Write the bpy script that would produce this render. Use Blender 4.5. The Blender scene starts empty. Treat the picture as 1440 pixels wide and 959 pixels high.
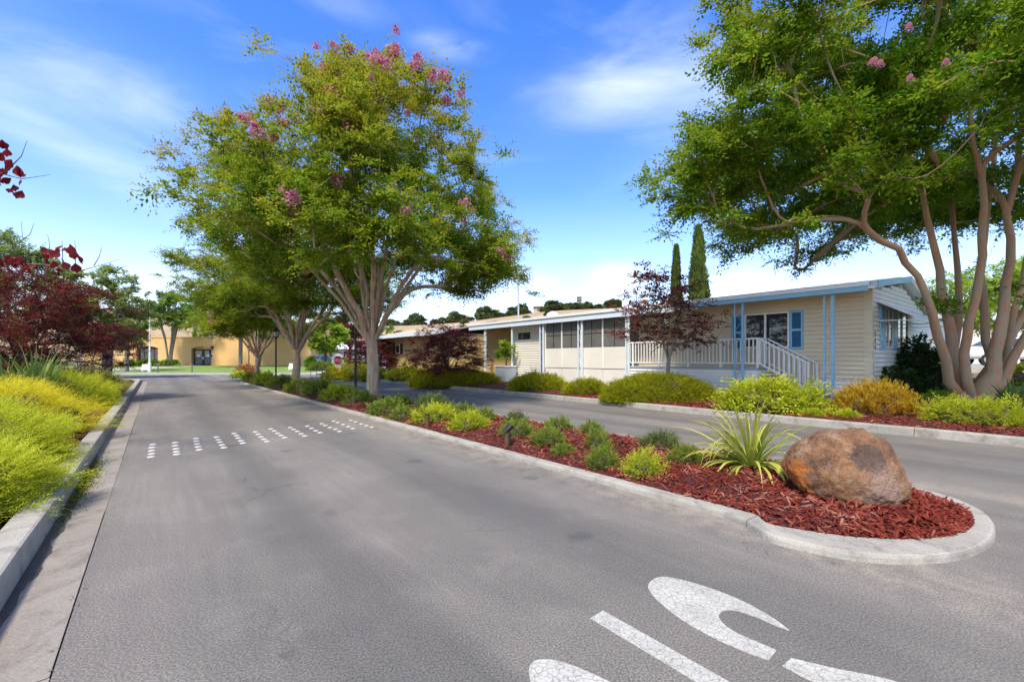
import bpy, bmesh, math, random
import numpy as np
from mathutils import Vector, noise
R = math.radians
scene = bpy.context.scene
COL = scene.collection

# ------------------------------------------------------------------ camera
H, HOR, F, CX = 1.4, 505.0, 640.0, 720.0
cam = bpy.data.objects.new('camera', bpy.data.cameras.new('camera'))
COL.objects.link(cam)
cam.location = (0, 0, H); cam.rotation_euler = (R(90), 0, 0)
cam.data.sensor_width = 36; cam.data.lens = 36*F/1440
cam.data.shift_y = (HOR-479.5)/1440
cam.data.clip_start = 0.05; cam.data.clip_end = 5000
scene.camera = cam

# ------------------------------------------------------------------ light
SUN_DIR = Vector((-0.24, -0.78, 1.15)).normalized()
EL = math.asin(SUN_DIR.z); AZ = math.atan2(SUN_DIR.x, SUN_DIR.y)
sun = bpy.data.objects.new('sun', bpy.data.lights.new('sun', 'SUN'))
COL.objects.link(sun)
sun.data.energy = 2.6; sun.data.angle = R(8.0); sun.data.color = (1, 0.93, 0.82)
sun.rotation_euler = SUN_DIR.to_track_quat('Z', 'Y').to_euler()
scene.view_settings.view_transform = 'Standard'
scene.view_settings.look = 'None'
scene.view_settings.exposure = 1.08
scene.view_settings.gamma = 1.0
scene.cycles.max_bounces = 7
scene.cycles.transparent_max_bounces = 8

def text_mesh(name, body, size, ext, m, parent, loc, rot):
    cu = bpy.data.curves.new(name, 'FONT'); cu.body = body; cu.size = size; cu.extrude = ext; cu.align_x = 'CENTER'
    t = bpy.data.objects.new(name+'_curve', cu); COL.objects.link(t); bpy.context.view_layer.update()
    me = bpy.data.meshes.new_from_object(t.evaluated_get(bpy.context.evaluated_depsgraph_get())); bpy.data.objects.remove(t)
    me.materials.clear(); me.materials.append(m)
    o = bpy.data.objects.new(name, me); COL.objects.link(o); o.parent = parent; o.location = loc; o.rotation_euler = rot; return o

class NT:
    """tiny node helper"""
    def __init__(s, tree): s.t = tree; s.n = tree.nodes; s.l = tree.links
    def add(s, typ, ins=None, **props):
        nd = s.n.new(typ)
        for k, v in props.items(): setattr(nd, k, v)
        for k, v in (ins or {}).items():
            if isinstance(v, bpy.types.NodeSocket): s.l.new(v, nd.inputs[k])
            else: nd.inputs[k].default_value = v
        return nd
    def math(s, op, a, b=0.0, c=None):
        d = {0: a, 1: b}
        if c is not None: d[2] = c
        return s.add('ShaderNodeMath', d, operation=op).outputs[0]
    def mix(s, f, a, b, blend='MIX'):
        nd = s.n.new('ShaderNodeMix'); nd.data_type = 'RGBA'; nd.blend_type = blend
        for idx, v in ((0, f), (6, a), (7, b)):
            if isinstance(v, bpy.types.NodeSocket): s.l.new(v, nd.inputs[idx])
            elif idx: nd.inputs[idx].default_value = (*v[:3], 1)
            else: nd.inputs[idx].default_value = v
        return nd.outputs[2]
    def ramp(s, f, stops):
        nd = s.add('ShaderNodeValToRGB', {0: f})
        e = nd.color_ramp.elements
        while len(e) < len(stops): e.new(0.5)
        for el, (p, c) in zip(e, stops):
            el.position = p
            el.color = (*c, 1) if isinstance(c, tuple) else (c, c, c, 1)
        return nd.outputs[0]

world = bpy.data.worlds.new('World'); scene.world = world; world.use_nodes = True
w = NT(world.node_tree); w.n.clear()
sky = w.add('ShaderNodeTexSky', sky_type='NISHITA', sun_disc=False, sun_elevation=EL, sun_rotation=AZ,
            altitude=50, air_density=1.0, dust_density=0.25, ozone_density=2.5)
tc = w.add('ShaderNodeTexCoord')
nrm = w.add('ShaderNodeVectorMath', {0: tc.outputs['Generated']}, operation='NORMALIZE').outputs[0]
sep = w.add('ShaderNodeSeparateXYZ', {0: nrm})
azim = w.math('ARCTAN2', sep.outputs[0], sep.outputs[1])
elev = w.math('ARCSINE', sep.outputs[2])
hsv = w.add('ShaderNodeHueSaturation', {'Hue': 0.508, 'Saturation': 1.08, 'Value': 0.86, 'Color': sky.outputs[0]}).outputs[0]
grade = w.ramp(w.math('DIVIDE', elev, 0.8), [(0.0, (1.0, 1.06, 1.22)), (0.12, (0.98, 1.08, 1.25)), (0.4, (0.70, 0.95, 1.25)), (0.8, (0.47, 0.84, 1.32)), (1.0, (0.47, 0.84, 1.32))])
skyc = w.mix(1.0, hsv, grade, 'MULTIPLY')
sv = w.add('ShaderNodeCombineXYZ', {0: azim, 1: elev}).outputs[0]
def sky_noise(scale, sx, sy, rot, dist, detail=5):
    mp = w.add('ShaderNodeMapping', {'Vector': sv, 'Scale': (sx, sy, 1), 'Rotation': (0, 0, rot)}).outputs[0]
    return w.add('ShaderNodeTexNoise', {'Vector': mp, 'Scale': scale, 'Detail': detail, 'Roughness': 0.55, 'Distortion': dist}).outputs[0]
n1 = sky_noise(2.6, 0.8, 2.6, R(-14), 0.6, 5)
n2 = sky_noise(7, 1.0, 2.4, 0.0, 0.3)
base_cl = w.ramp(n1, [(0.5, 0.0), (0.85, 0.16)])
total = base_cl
def cloud(px, py, wx, wy, rot, k, nz):
    """one cloud at a bearing and height in the sky"""
    global total
    a0 = math.atan((px-CX)/F); e0 = math.atan((HOR-py)/F*math.cos(a0))
    mp = w.add('ShaderNodeMapping', {'Vector': sv, 'Location': (-a0, -e0, 0)}).outputs[0]
    mp = w.add('ShaderNodeMapping', {'Vector': mp, 'Rotation': (0, 0, -rot)}).outputs[0]
    mp = w.add('ShaderNodeMapping', {'Vector': mp, 'Scale': (1/wx, 1/wy, 1)}).outputs[0]
    d = w.add('ShaderNodeVectorMath', {0: mp}, operation='LENGTH').outputs['Value']
    g = w.add('ShaderNodeMapRange', {0: d, 1: 1.0, 2: 0.0, 3: 0.0, 4: 1.0}, interpolation_type='SMOOTHSTEP').outputs[0]
    nn = w.add('ShaderNodeMapRange', {0: nz, 1: 0.34, 2: 0.78, 3: 0.0, 4: 1.0}).outputs[0]
    total = w.math('ADD', total, w.math('MULTIPLY', w.math('MULTIPLY', g, nn), k))
cloud(930, 95, 0.442, 0.135, R(14), 0.26, n1)
cloud(860, 125, 0.286, 0.068, R(-5), 0.24, n1)
cloud(1060, 30, 0.286, 0.176, R(25), 0.24, n1)
cloud(985, 180, 0.325, 0.068, R(16), 0.14, n1)
cloud(110, 120, 0.338, 0.121, R(-4), 0.33, n1)
cloud(90, 195, 0.468, 0.068, R(-22), 0.33, n1)
cloud(635, 66, 0.130, 0.035, R(-3), 0.36, n2)
cloud(520, 12, 0.208, 0.054, R(-4), 0.22, n1)
cloud(1060, 402, 0.16, 0.05, 0.0, 0.82, n2)
cloud(880, 395, 0.12, 0.07, 0.0, 0.77, n2)
cloud(740, 392, 0.20, 0.04, 0.0, 0.46, n2)
cloud(180, 400, 0.16, 0.05, 0.0, 0.46, n2)
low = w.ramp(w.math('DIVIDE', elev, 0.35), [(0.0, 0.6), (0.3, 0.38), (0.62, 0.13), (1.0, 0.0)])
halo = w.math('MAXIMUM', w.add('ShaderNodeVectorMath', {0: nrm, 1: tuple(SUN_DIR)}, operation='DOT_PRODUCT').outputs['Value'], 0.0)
halo = w.math('MULTIPLY', w.math('POWER', halo, 3.0), 0.8)      # white haze added round the sun, out of view, so skylight is less blue
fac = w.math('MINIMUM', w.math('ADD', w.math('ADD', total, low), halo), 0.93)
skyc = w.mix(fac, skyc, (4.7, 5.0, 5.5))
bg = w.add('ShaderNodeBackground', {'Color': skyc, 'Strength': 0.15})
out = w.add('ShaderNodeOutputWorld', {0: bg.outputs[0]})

# ------------------------------------------------------------------ place
U = np.array((-0.617, 0.787)); W = np.array((0.787, 0.617))      # along the drive, across it to the right
def P(s, p, z=0.0): return (U[0]*s+W[0]*p, U[1]*s+W[1]*p, z)
def SP(x, y): return (U[0]*x+U[1]*y, W[0]*x+W[1]*y)
SEAM, KL, KLB = -0.36, -0.70, -0.90
ML, MR, KR = 3.95, 6.50, 10.85
MK = 0.06
def clampf(v, a, b): return max(a, min(b, v))
def gz(x, y):
    s, p = SP(x, y)
    if y > 40.7: return 0.09+clampf((y-44)/18, 0, 1)*0.42
    if p < KLB and s < 37: return 0.12+0.045*clampf(-p+KLB, 0, 7)
    if ML+.1 < p < MR-.1 and 0.5 < s < 32:
        return 0.05+0.085*math.sin(math.pi*clampf((p-ML)/(MR-ML), 0, 1))
    if p > KR+.1 and s < 34.5:
        z = 0.14+0.055*(clampf(p, 0, 15.8)-KR-.1)
        return z+0.03*clampf(p-17, 0, 18)
    if p > KR and s >= 34.5: return clampf((s-34.5)/15, 0, 1)*0.3
    return 0.0
def gpt(px, py, z=None):
    zz = 0.0 if z is None else z
    for _ in range(12):
        Y = (H-zz)*F/max(py-HOR, 2.0); X = (px-CX)/F*Y
        if z is not None: break
        zz = 0.5*zz+0.5*gz(X, Y)
    return X, Y, zz
def s_at(px, p):
    k = (px-CX)/F
    return p*(W[0]-W[1]*k)/(-U[0]+U[1]*k)
def z_at(px, py, p):
    s = s_at(px, p); Y = P(s, p)[1]
    return H-(py-HOR)/F*Y

# ------------------------------------------------------------------ objects
def tag(o, label=None, cat=None, group=None, kind=None):
    if label: o['label'] = label
    if cat: o['category'] = cat
    if group: o['group'] = group
    if kind: o['kind'] = kind
    return o
def link(o, parent=None):
    COL.objects.link(o)
    if parent is not None: o.parent = parent
    return o
def empty(name, loc=(0, 0, 0), rz=0):
    o = bpy.data.objects.new(name, None); o.location = loc; o.rotation_euler = (0, 0, rz)
    o.empty_display_size = 0.2
    return link(o)
def bobj(name, bm, m, parent=None, smooth=False, kind=None):
    me = bpy.data.meshes.new(name)
    bmesh.ops.recalc_face_normals(bm, faces=bm.faces)
    bm.to_mesh(me); bm.free()
    for mm in (m if isinstance(m, (list, tuple)) else [m]): me.materials.append(mm)
    if smooth: me.polygons.foreach_set('use_smooth', [True]*len(me.polygons))
    o = bpy.data.objects.new(name, me)
    if kind: o['kind'] = kind
    return link(o, parent)
def npmesh(name, V, Q, mats, midx=None, smooth=None, attr=None):
    V = np.asarray(V, np.float32); Q = np.asarray(Q, np.int32); k = Q.shape[1]
    me = bpy.data.meshes.new(name)
    me.vertices.add(len(V)); me.vertices.foreach_set('co', V.ravel())
    me.loops.add(Q.size); me.loops.foreach_set('vertex_index', Q.ravel())
    me.polygons.add(len(Q))
    me.polygons.foreach_set('loop_start', np.arange(0, Q.size, k, dtype=np.int32))
    me.polygons.foreach_set('loop_total', np.full(len(Q), k, np.int32))
    for m in mats: me.materials.append(m)
    if midx is not None: me.polygons.foreach_set('material_index', np.asarray(midx, np.int32))
    if smooth is not None: me.polygons.foreach_set('use_smooth', np.asarray(np.broadcast_to(smooth, len(Q)), bool))
    if attr is not None:
        a = me.attributes.new('tip', 'FLOAT', 'POINT'); a.data.foreach_set('value', np.asarray(attr, np.float32))
    me.update(calc_edges=True)
    return me
def mobj(name, me, parent=None, loc=None):
    o = bpy.data.objects.new(name, me)
    if loc is not None: o.location = loc
    return link(o, parent)
def hexa(bm, c, mi=0):
    """box from 8 corners: 4 bottom, 4 top"""
    v = [bm.verts.new(x) for x in c]
    for f in ((3, 2, 1, 0), (4, 5, 6, 7), (0, 1, 5, 4), (1, 2, 6, 5), (2, 3, 7, 6), (3, 0, 4, 7)):
        bm.faces.new([v[i] for i in f]).material_index = mi
def box(bm, x0, x1, y0, y1, z0, z1, mi=0):
    hexa(bm, [(x0, y0, z0), (x1, y0, z0), (x1, y1, z0), (x0, y1, z0), (x0, y0, z1), (x1, y0, z1), (x1, y1, z1), (x0, y1, z1)], mi)
def sbox(bm, s0, s1, p0, p1, z0, z1, mi=0):
    hexa(bm, [P(s0, p0, z0), P(s0, p1, z0), P(s1, p1, z0), P(s1, p0, z0), P(s0, p0, z1), P(s0, p1, z1), P(s1, p1, z1), P(s1, p0, z1)], mi)
def prism(bm, pts, off, mi=0):
    """polygon pts (3d) swept by the vector off"""
    a = [bm.verts.new(p) for p in pts]
    b = [bm.verts.new((p[0]+off[0], p[1]+off[1], p[2]+off[2])) for p in pts]
    bm.faces.new(a[::-1]).material_index = mi; bm.faces.new(b).material_index = mi
    for i in range(len(a)):
        j = (i+1) % len(a); bm.faces.new((a[i], a[j], b[j], b[i])).material_index = mi
def tube(bm, pts, rads, sides=8, cap=True, mi=0):
    rings = []
    n = len(pts); ref = Vector((0.31, 0.77, 0.2))
    for i, p in enumerate(pts):
        d = (Vector(pts[min(i+1, n-1)])-Vector(pts[max(i-1, 0)])).normalized()
        a = d.cross(ref)
        if a.length < 1e-3: a = d.cross(Vector((1, 0, 0)))
        a.normalize(); b = d.cross(a)
        r = rads[i] if hasattr(rads, '__len__') else rads
        rings.append([bm.verts.new(Vector(p)+a*(r*math.cos(2*math.pi*k/sides))+b*(r*math.sin(2*math.pi*k/sides))) for k in range(sides)])
    for i in range(n-1):
        for k in range(sides):
            j = (k+1) % sides
            bm.faces.new((rings[i][k], rings[i][j], rings[i+1][j], rings[i+1][k])).material_index = mi
    if cap:
        bm.faces.new(rings[0][::-1]).material_index = mi; bm.faces.new(rings[-1]).material_index = mi
def one(name, fn, m, parent=None, smooth=False, kind=None):
    bm = bmesh.new(); fn(bm); return bobj(name, bm, m, parent, smooth, kind)
def root_of(name, label, cat, loc=(0, 0, 0), group=None, rz=0):
    return tag(empty(name, loc, rz), label, cat, group)
def share(o, parent, loc=None, rot=None, scale=None, label=None):
    c = o.copy(); COL.objects.link(c); c.parent = parent
    if loc is not None: c.location = loc
    if rot is not None: c.rotation_euler = rot
    if scale is not None: c.scale = scale
    return c

# ------------------------------------------------------------------ materials
def mat(name, c1, c2=None, scale=4.0, rough=0.8, bump=0.0, bscale=None, stretch=(1, 1, 1), c3=None, metal=0.0, detail=6, lo=0.35, hi=0.65, spec=0.4, dist=0.0):
    m = bpy.data.materials.new(name); m.use_nodes = True
    t = NT(m.node_tree); b = t.n['Principled BSDF']
    b.inputs['Roughness'].default_value = rough; b.inputs['Metallic'].default_value = metal
    b.inputs['Specular IOR Level'].default_value = spec
    tcn = t.add('ShaderNodeTexCoord').outputs['Object']
    mp = t.add('ShaderNodeMapping', {'Vector': tcn, 'Scale': stretch}).outputs[0]
    if c2 is None: c2 = tuple(min(1, c*0.82) for c in c1)
    nz = t.add('ShaderNodeTexNoise', {'Vector': mp, 'Scale': scale, 'Detail': detail, 'Roughness': 0.6, 'Distortion': dist}).outputs[0]
    stops = [(lo, c1), (hi, c2)] if c3 is None else [(lo, c1), ((lo+hi)/2, c2), (hi, c3)]
    col = t.ramp(nz, stops)
    t.l.new(col, b.inputs['Base Color'])
    if bump:
        n2 = t.add('ShaderNodeTexNoise', {'Vector': mp, 'Scale': bscale or scale*6, 'Detail': 6, 'Roughness': 0.65}).outputs[0]
        bp = t.add('ShaderNodeBump', {'Strength': bump, 'Distance': 0.02, 'Height': n2}).outputs[0]
        t.l.new(bp, b.inputs['Normal'])
    m['c'] = 1
    return m
def leafmat(name, cols, trans=0.35, tipcol=None, rough=0.6, var_scale=1.2, spec=0.15):
    """leaves: colour by island and by a slow noise; optional new-growth colour along the 'tip' attribute"""
    m = bpy.data.materials.new(name); m.use_nodes = True
    t = NT(m.node_tree); b = t.n['Principled BSDF']
    rnd = t.add('ShaderNodeNewGeometry').outputs['Random Per Island']
    tcn = t.add('ShaderNodeTexCoord').outputs['Object']
    nz = t.add('ShaderNodeTexNoise', {'Vector': tcn, 'Scale': var_scale, 'Detail': 3}).outputs[0]
    f = t.math('ADD', t.math('MULTIPLY', rnd, 0.6), t.math('MULTIPLY_ADD', nz, 1.3, -0.42))
    n = len(cols)
    col = t.ramp(f, [(0.1+0.8*i/max(n-1, 1), c) for i, c in enumerate(cols)])
    if tipcol is not None:
        at = t.add('ShaderNodeAttribute', attribute_name='tip').outputs['Fac']
        f2 = t.add('ShaderNodeMapRange', {0: t.math('ADD', at, t.math('MULTIPLY_ADD', rnd, 0.3, -0.15)), 1: 0.25, 2: 0.95, 3: 0.0, 4: 1.0}).outputs[0]
        col = t.mix(f2, col, tipcol)
    t.l.new(col, b.inputs['Base Color'])
    b.inputs['Roughness'].default_value = rough; b.inputs['Specular IOR Level'].default_value = spec
    tr = t.add('ShaderNodeBsdfTranslucent', {'Color': col})
    mx = t.add('ShaderNodeMixShader', {0: trans, 1: b.outputs[0], 2: tr.outputs[0]})
    t.l.new(mx.outputs[0], t.n['Material Output'].inputs[0])
    return m

def asphalt_mat():
    m = bpy.data.materials.new('asphalt'); m.use_nodes = True
    t = NT(m.node_tree); b = t.n['Principled BSDF']
    tcn = t.add('ShaderNodeTexCoord').outputs['Object']
    rot = t.add('ShaderNodeMapping', {'Vector': tcn, 'Rotation': (0, 0, -math.atan2(U[1], U[0]))}).outputs[0]
    def nz(vec, sc, det=6, rg=0.6, dist=0.0): return t.add('ShaderNodeTexNoise', {'Vector': vec, 'Scale': sc, 'Detail': det, 'Roughness': rg, 'Distortion': dist}).outputs[0]
    st = t.add('ShaderNodeMapping', {'Vector': rot, 'Scale': (0.12, 1.0, 1)}).outputs[0]
    st2 = t.add('ShaderNodeMapping', {'Vector': rot, 'Scale': (0.05, 1.0, 1)}).outputs[0]
    big = t.ramp(nz(rot, 0.28, 4, 0.6, 0.8), [(0.3, 0.0), (0.7, 1.0)])
    streak = t.ramp(nz(st, 1.1, 6, 0.6, 0.6), [(0.35, 0.0), (0.68, 1.0)])
    fine_st = t.ramp(nz(st2, 14, 5), [(0.35, 0.0), (0.7, 1.0)])
    c = t.mix(big, (0.160, 0.142, 0.120), (0.246, 0.214, 0.176))
    c = t.mix(t.math('MULTIPLY', streak, 0.75), c, (0.112, 0.103, 0.088))
    c = t.mix(t.math('MULTIPLY', fine_st, 0.28), c, (0.105, 0.097, 0.09))
    blot = t.ramp(nz(rot, 2.2, 7, 0.7, 0.4), [(0.52, 0.0), (0.72, 1.0)])
    c = t.mix(t.math('MULTIPLY', blot, 0.35), c, (0.25, 0.225, 0.19))
    lane = t.add('ShaderNodeSeparateXYZ', {0: rot}).outputs[1]
    def band(c0, wd):
        return t.add('ShaderNodeMapRange', {0: t.math('ABSOLUTE', t.math('ADD', t.math('ADD', lane, c0), t.math('MULTIPLY_ADD', nz(rot, .9, 5), .9, -.45))), 1: wd, 2: 0.0, 3: 0.0, 4: 1.0}, interpolation_type='SMOOTHSTEP').outputs[0]
    ty = t.math('MULTIPLY', t.math('MAXIMUM', t.math('MAXIMUM', band(1.0, .55), band(2.6, .6)), t.math('MAXIMUM', band(8.0, .5), band(9.4, .5))), nz(st, .8, 5))
    c = t.mix(t.math('MULTIPLY', ty, 1.0), c, (0.085, 0.08, 0.072))
    sand = t.math('MULTIPLY', t.math('MAXIMUM', band(3.85, .55), band(6.75, .4)), t.ramp(nz(rot, 4, 6, .7), [(.4, 0.0), (.65, 1.0)]))
    c = t.mix(t.math('MULTIPLY', sand, 0.7), c, (0.33, 0.27, 0.20))
    oil = t.add('ShaderNodeTexVoronoi', {'Vector': rot, 'Scale': .75, 'Randomness': 1.0}).outputs['Distance']
    oil = t.math('ADD', oil, t.math('MULTIPLY_ADD', nz(rot, 7, 4), .16, -.08))
    c = t.mix(t.math('MULTIPLY', t.ramp(oil, [(.06, 1.0), (.12, 0.0)]), .5), c, (0.06, 0.056, 0.052))
    grit = t.ramp(nz(tcn, 95, 3, 0.8), [(0.34, (0.30,)*3), (0.5, (1.0,)*3), (0.66, (1.95,)*3)])
    c = t.mix(0.8, c, grit, 'MULTIPLY')
    stone = t.add('ShaderNodeTexVoronoi', {'Vector': tcn, 'Scale': 130}).outputs['Distance']
    sp = t.ramp(stone, [(0.06, 1.0), (0.12, 0.0)])
    c = t.mix(t.math('MULTIPLY', sp, 0.35), c, (0.42, 0.39, 0.35))
    # hairline cracks, sparse
    wv = t.add('ShaderNodeVectorMath', {0: tcn, 1: t.add('ShaderNodeTexNoise', {'Vector': tcn, 'Scale': 1.5, 'Detail': 4}).outputs['Color']}, operation='ADD').outputs[0]
    vo = t.add('ShaderNodeTexVoronoi', {'Vector': wv, 'Scale': 0.42}, feature='DISTANCE_TO_EDGE').outputs['Distance']
    ck = t.math('MULTIPLY', t.ramp(vo, [(0.0, 1.0), (0.006, 0.0)]), t.ramp(nz(tcn, 0.5), [(0.5, 0.0), (0.62, 1.0)]))
    c = t.mix(t.math('MULTIPLY', ck, 0.7), c, (0.04, 0.038, 0.035))
    t.l.new(c, b.inputs['Base Color'])
    b.inputs['Roughness'].default_value = 0.82; b.inputs['Specular IOR Level'].default_value = 0.35
    h = t.math('ADD', nz(tcn, 120, 4, 0.8), t.math('MULTIPLY', nz(tcn, 9, 4), 0.6))
    t.l.new(t.add('ShaderNodeBump', {'Strength': 0.35, 'Distance': 0.010, 'Height': h}).outputs[0], b.inputs['Normal'])
    return m
M = {}
M['asphalt'] = asphalt_mat()
def concrete_mat(name, c1, c2, stain, k=0.5):
    m = mat(name, c1, c2, 1.6, 0.88, 0.35, 60)
    t = NT(m.node_tree); b = t.n['Principled BSDF']
    old = b.inputs['Base Color'].links[0].from_socket
    tcn = t.add('ShaderNodeTexCoord').outputs['Object']
    n = t.add('ShaderNodeTexNoise', {'Vector': tcn, 'Scale': 3.5, 'Detail': 8, 'Roughness': 0.7, 'Distortion': 0.6}).outputs[0]
    g = t.add('ShaderNodeTexNoise', {'Vector': tcn, 'Scale': 110, 'Detail': 3, 'Roughness': 0.8}).outputs[0]
    c = t.mix(t.math('MULTIPLY', t.ramp(n, [(0.5, 0.0), (0.7, 1.0)]), k), old, stain)
    c = t.mix(0.55, c, t.ramp(g, [(0.35, (0.6,)*3), (0.65, (1.35,)*3)]), 'MULTIPLY')
    t.l.new(c, b.inputs['Base Color'])
    return m
M['kerb'] = concrete_mat('kerb_concrete', (0.40, 0.365, 0.305), (0.32, 0.29, 0.24), (0.15, 0.13, 0.105), 0.75)
M['gutter'] = concrete_mat('gutter_concrete', (0.30, 0.262, 0.215), (0.24, 0.207, 0.17), (0.12, 0.098, 0.076), 0.75)
M['walk'] = concrete_mat('walk_concrete', (0.46, 0.42, 0.37), (0.40, 0.37, 0.32), (0.25, 0.22, 0.19), 0.4)
M['mulch'] = mat('mulch', (0.10, 0.02, 0.014), (0.05, 0.013, 0.010), 22, 0.9, 1.0, 60, c3=(0.15, 0.03, 0.02))
M['chip'] = leafmat('mulch_chip', [(0.055, 0.011, 0.007), (0.125, 0.018, 0.011), (0.20, 0.034, 0.018), (0.30, 0.12, 0.08)], 0.0, rough=0.75, var_scale=2.5)
M['soil'] = mat('dry_ground', (0.22, 0.16, 0.09), (0.16, 0.12, 0.07), 0.4, 0.95, 0.3)
M['lawn'] = mat('lawn', (0.13, 0.22, 0.03), (0.20, 0.28, 0.05), 1.2, 0.9, 0.8, 40, c3=(0.10, 0.17, 0.025))
M['hill'] = mat('dry_hill', (0.40, 0.28, 0.15), (0.33, 0.24, 0.13), 0.035, 0.95, 0.5, 0.3, c3=(0.46, 0.33, 0.19), detail=10, stretch=(1, 1, 4))
M['dark'] = mat('black_metal', (0.018, 0.018, 0.018), None, 8, 0.45)
M['white'] = mat('white_paint', (0.84, 0.82, 0.76), (0.79, 0.77, 0.70), 3, 0.55, 0.05)
M['roof'] = mat('white_roof_metal', (0.86, 0.85, 0.82), (0.80, 0.79, 0.76), 2.0, 0.45, 0.05, stretch=(1, 1, 3))
M['paleblue'] = mat('pale_blue_paint', (0.72, 0.79, 0.83), (0.66, 0.75, 0.81), 3, 0.5)
M['blue'] = mat('sky_blue_paint', (0.28, 0.53, 0.68), (0.24, 0.48, 0.62), 3, 0.5, 0.05)
M['shutter'] = mat('deep_blue_paint', (0.03, 0.14, 0.27), (0.025, 0.11, 0.22), 4, 0.5)
M['siding'] = mat('tan_siding', (0.76, 0.63, 0.43), (0.70, 0.575, 0.385), 1.2, 0.6, 0.1, 40, stretch=(0.4, 0.4, 2))
M['sidingw'] = mat('white_siding', (0.82, 0.79, 0.71), (0.77, 0.74, 0.66), 1.2, 0.6, 0.1, 40, stretch=(0.4, 0.4, 2))
M['cream'] = mat('cream_panel', (0.80, 0.75, 0.64), (0.76, 0.70, 0.59), 1.4, 0.6)
M['ochre'] = mat('ochre_siding', (0.58, 0.40, 0.15), (0.50, 0.34, 0.12), 1.5, 0.7)
M['stucco'] = mat('apricot_stucco', (0.72, 0.43, 0.18), (0.66, 0.39, 0.16), 0.5, 0.9, 0.3, 20)
M['frame_dark'] = mat('dark_brown_frame', (0.035, 0.022, 0.015), None, 5, 0.5)
M['lamp_glass'] = mat('frosted_lamp_glass', (0.62, 0.64, 0.62), None, 5, 0.25)
M['screen'] = mat('grey_mesh_screen', (0.17, 0.16, 0.14), (0.13, 0.125, 0.11), 3, 0.6)
M['tanroof'] = mat('tan_roof', (0.55, 0.42, 0.28), (0.48, 0.36, 0.24), 1.0, 0.8)
M['greywood'] = mat('planter_grey', (0.42, 0.46, 0.50), (0.36, 0.40, 0.44), 4, 0.7)
M['red'] = mat('red_sign', (0.50, 0.025, 0.035), None, 3, 0.4)
M['signwhite'] = mat('white_sign', (0.82, 0.80, 0.76), None, 3, 0.5)
M['carwhite'] = mat('white_car_paint', (0.74, 0.73, 0.71), None, 2, 0.22, spec=0.6)
M['cargreen'] = mat('grey_green_car_paint', (0.10, 0.15, 0.15), None, 2, 0.25, spec=0.6)
M['tyre'] = mat('tyre_rubber', (0.02, 0.02, 0.02), None, 8, 0.85)
M['rim'] = mat('wheel_alloy', (0.5, 0.5, 0.5), None, 8, 0.3, metal=0.8)
M['stake'] = mat('weathered_brown_wood', (0.12, 0.06, 0.035), (0.07, 0.035, 0.02), 12, 0.9, 0.4)
M['twig'] = mat('twig', (0.085, 0.06, 0.04), (0.055, 0.04, 0.03), 8, 0.9)
def glass_mat(name, c, rough=0.04):
    m = mat(name, c, tuple(x*0.6 for x in c), 1.3, rough, spec=0.9); return m
M['glass'] = glass_mat('dark_window_glass', (0.03, 0.033, 0.037))
def paint_mat():
    m = bpy.data.materials.new('cracked_road_paint'); m.use_nodes = True
    t = NT(m.node_tree); b = t.n['Principled BSDF']
    tcn = t.add('ShaderNodeTexCoord').outputs['Object']
    nc = t.add('ShaderNodeTexNoise', {'Vector': tcn, 'Scale': 14, 'Detail': 3}).outputs['Color']
    wv = t.add('ShaderNodeVectorMath', {0: tcn, 1: t.add('ShaderNodeVectorMath', {0: nc, 'Scale': 0.045}, operation='SCALE').outputs[0]}, operation='ADD').outputs[0]
    v1 = t.add('ShaderNodeTexVoronoi', {'Vector': wv, 'Scale': 26}, feature='DISTANCE_TO_EDGE').outputs['Distance']
    v2 = t.add('ShaderNodeTexVoronoi', {'Vector': wv, 'Scale': 62}, feature='DISTANCE_TO_EDGE').outputs['Distance']
    nz = t.add('ShaderNodeTexNoise', {'Vector': tcn, 'Scale': 5, 'Detail': 4}).outputs[0]
    c1 = t.math('MULTIPLY', t.ramp(v1, [(0.02, 1.0), (0.06, 0.0)]), 0.7)
    c2 = t.math('MULTIPLY', t.ramp(v2, [(0.015, 0.8), (0.06, 0.0)]), t.ramp(nz, [(0.45, 0.0), (0.6, 1.0)]))
    ck = t.math('MAXIMUM', c1, c2)
    wear = t.ramp(t.add('ShaderNodeTexNoise', {'Vector': tcn, 'Scale': 75, 'Detail': 4, 'Roughness': 0.8}).outputs[0], [(0.50, 0.0), (0.68, 0.75)])
    c = t.mix(nz, (0.55, 0.525, 0.455), (0.42, 0.40, 0.345))
    c = t.mix(t.math('MAXIMUM', ck, wear), c, (0.17, 0.15, 0.125))
    t.l.new(c, b.inputs['Base Color']); b.inputs['Roughness'].default_value = 0.7
    return m
M['paint'] = paint_mat()
def water_mat():
    m = mat('puddle_water', (0.02, 0.02, 0.02), (0.03, 0.03, 0.028), 3, 0.06, spec=0.7); return m
M['puddle'] = water_mat()
M['paint_dot'] = mat('worn_white_ceramic', (0.56, 0.54, 0.49), (0.44, 0.42, 0.375), 6, 0.5)
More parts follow.
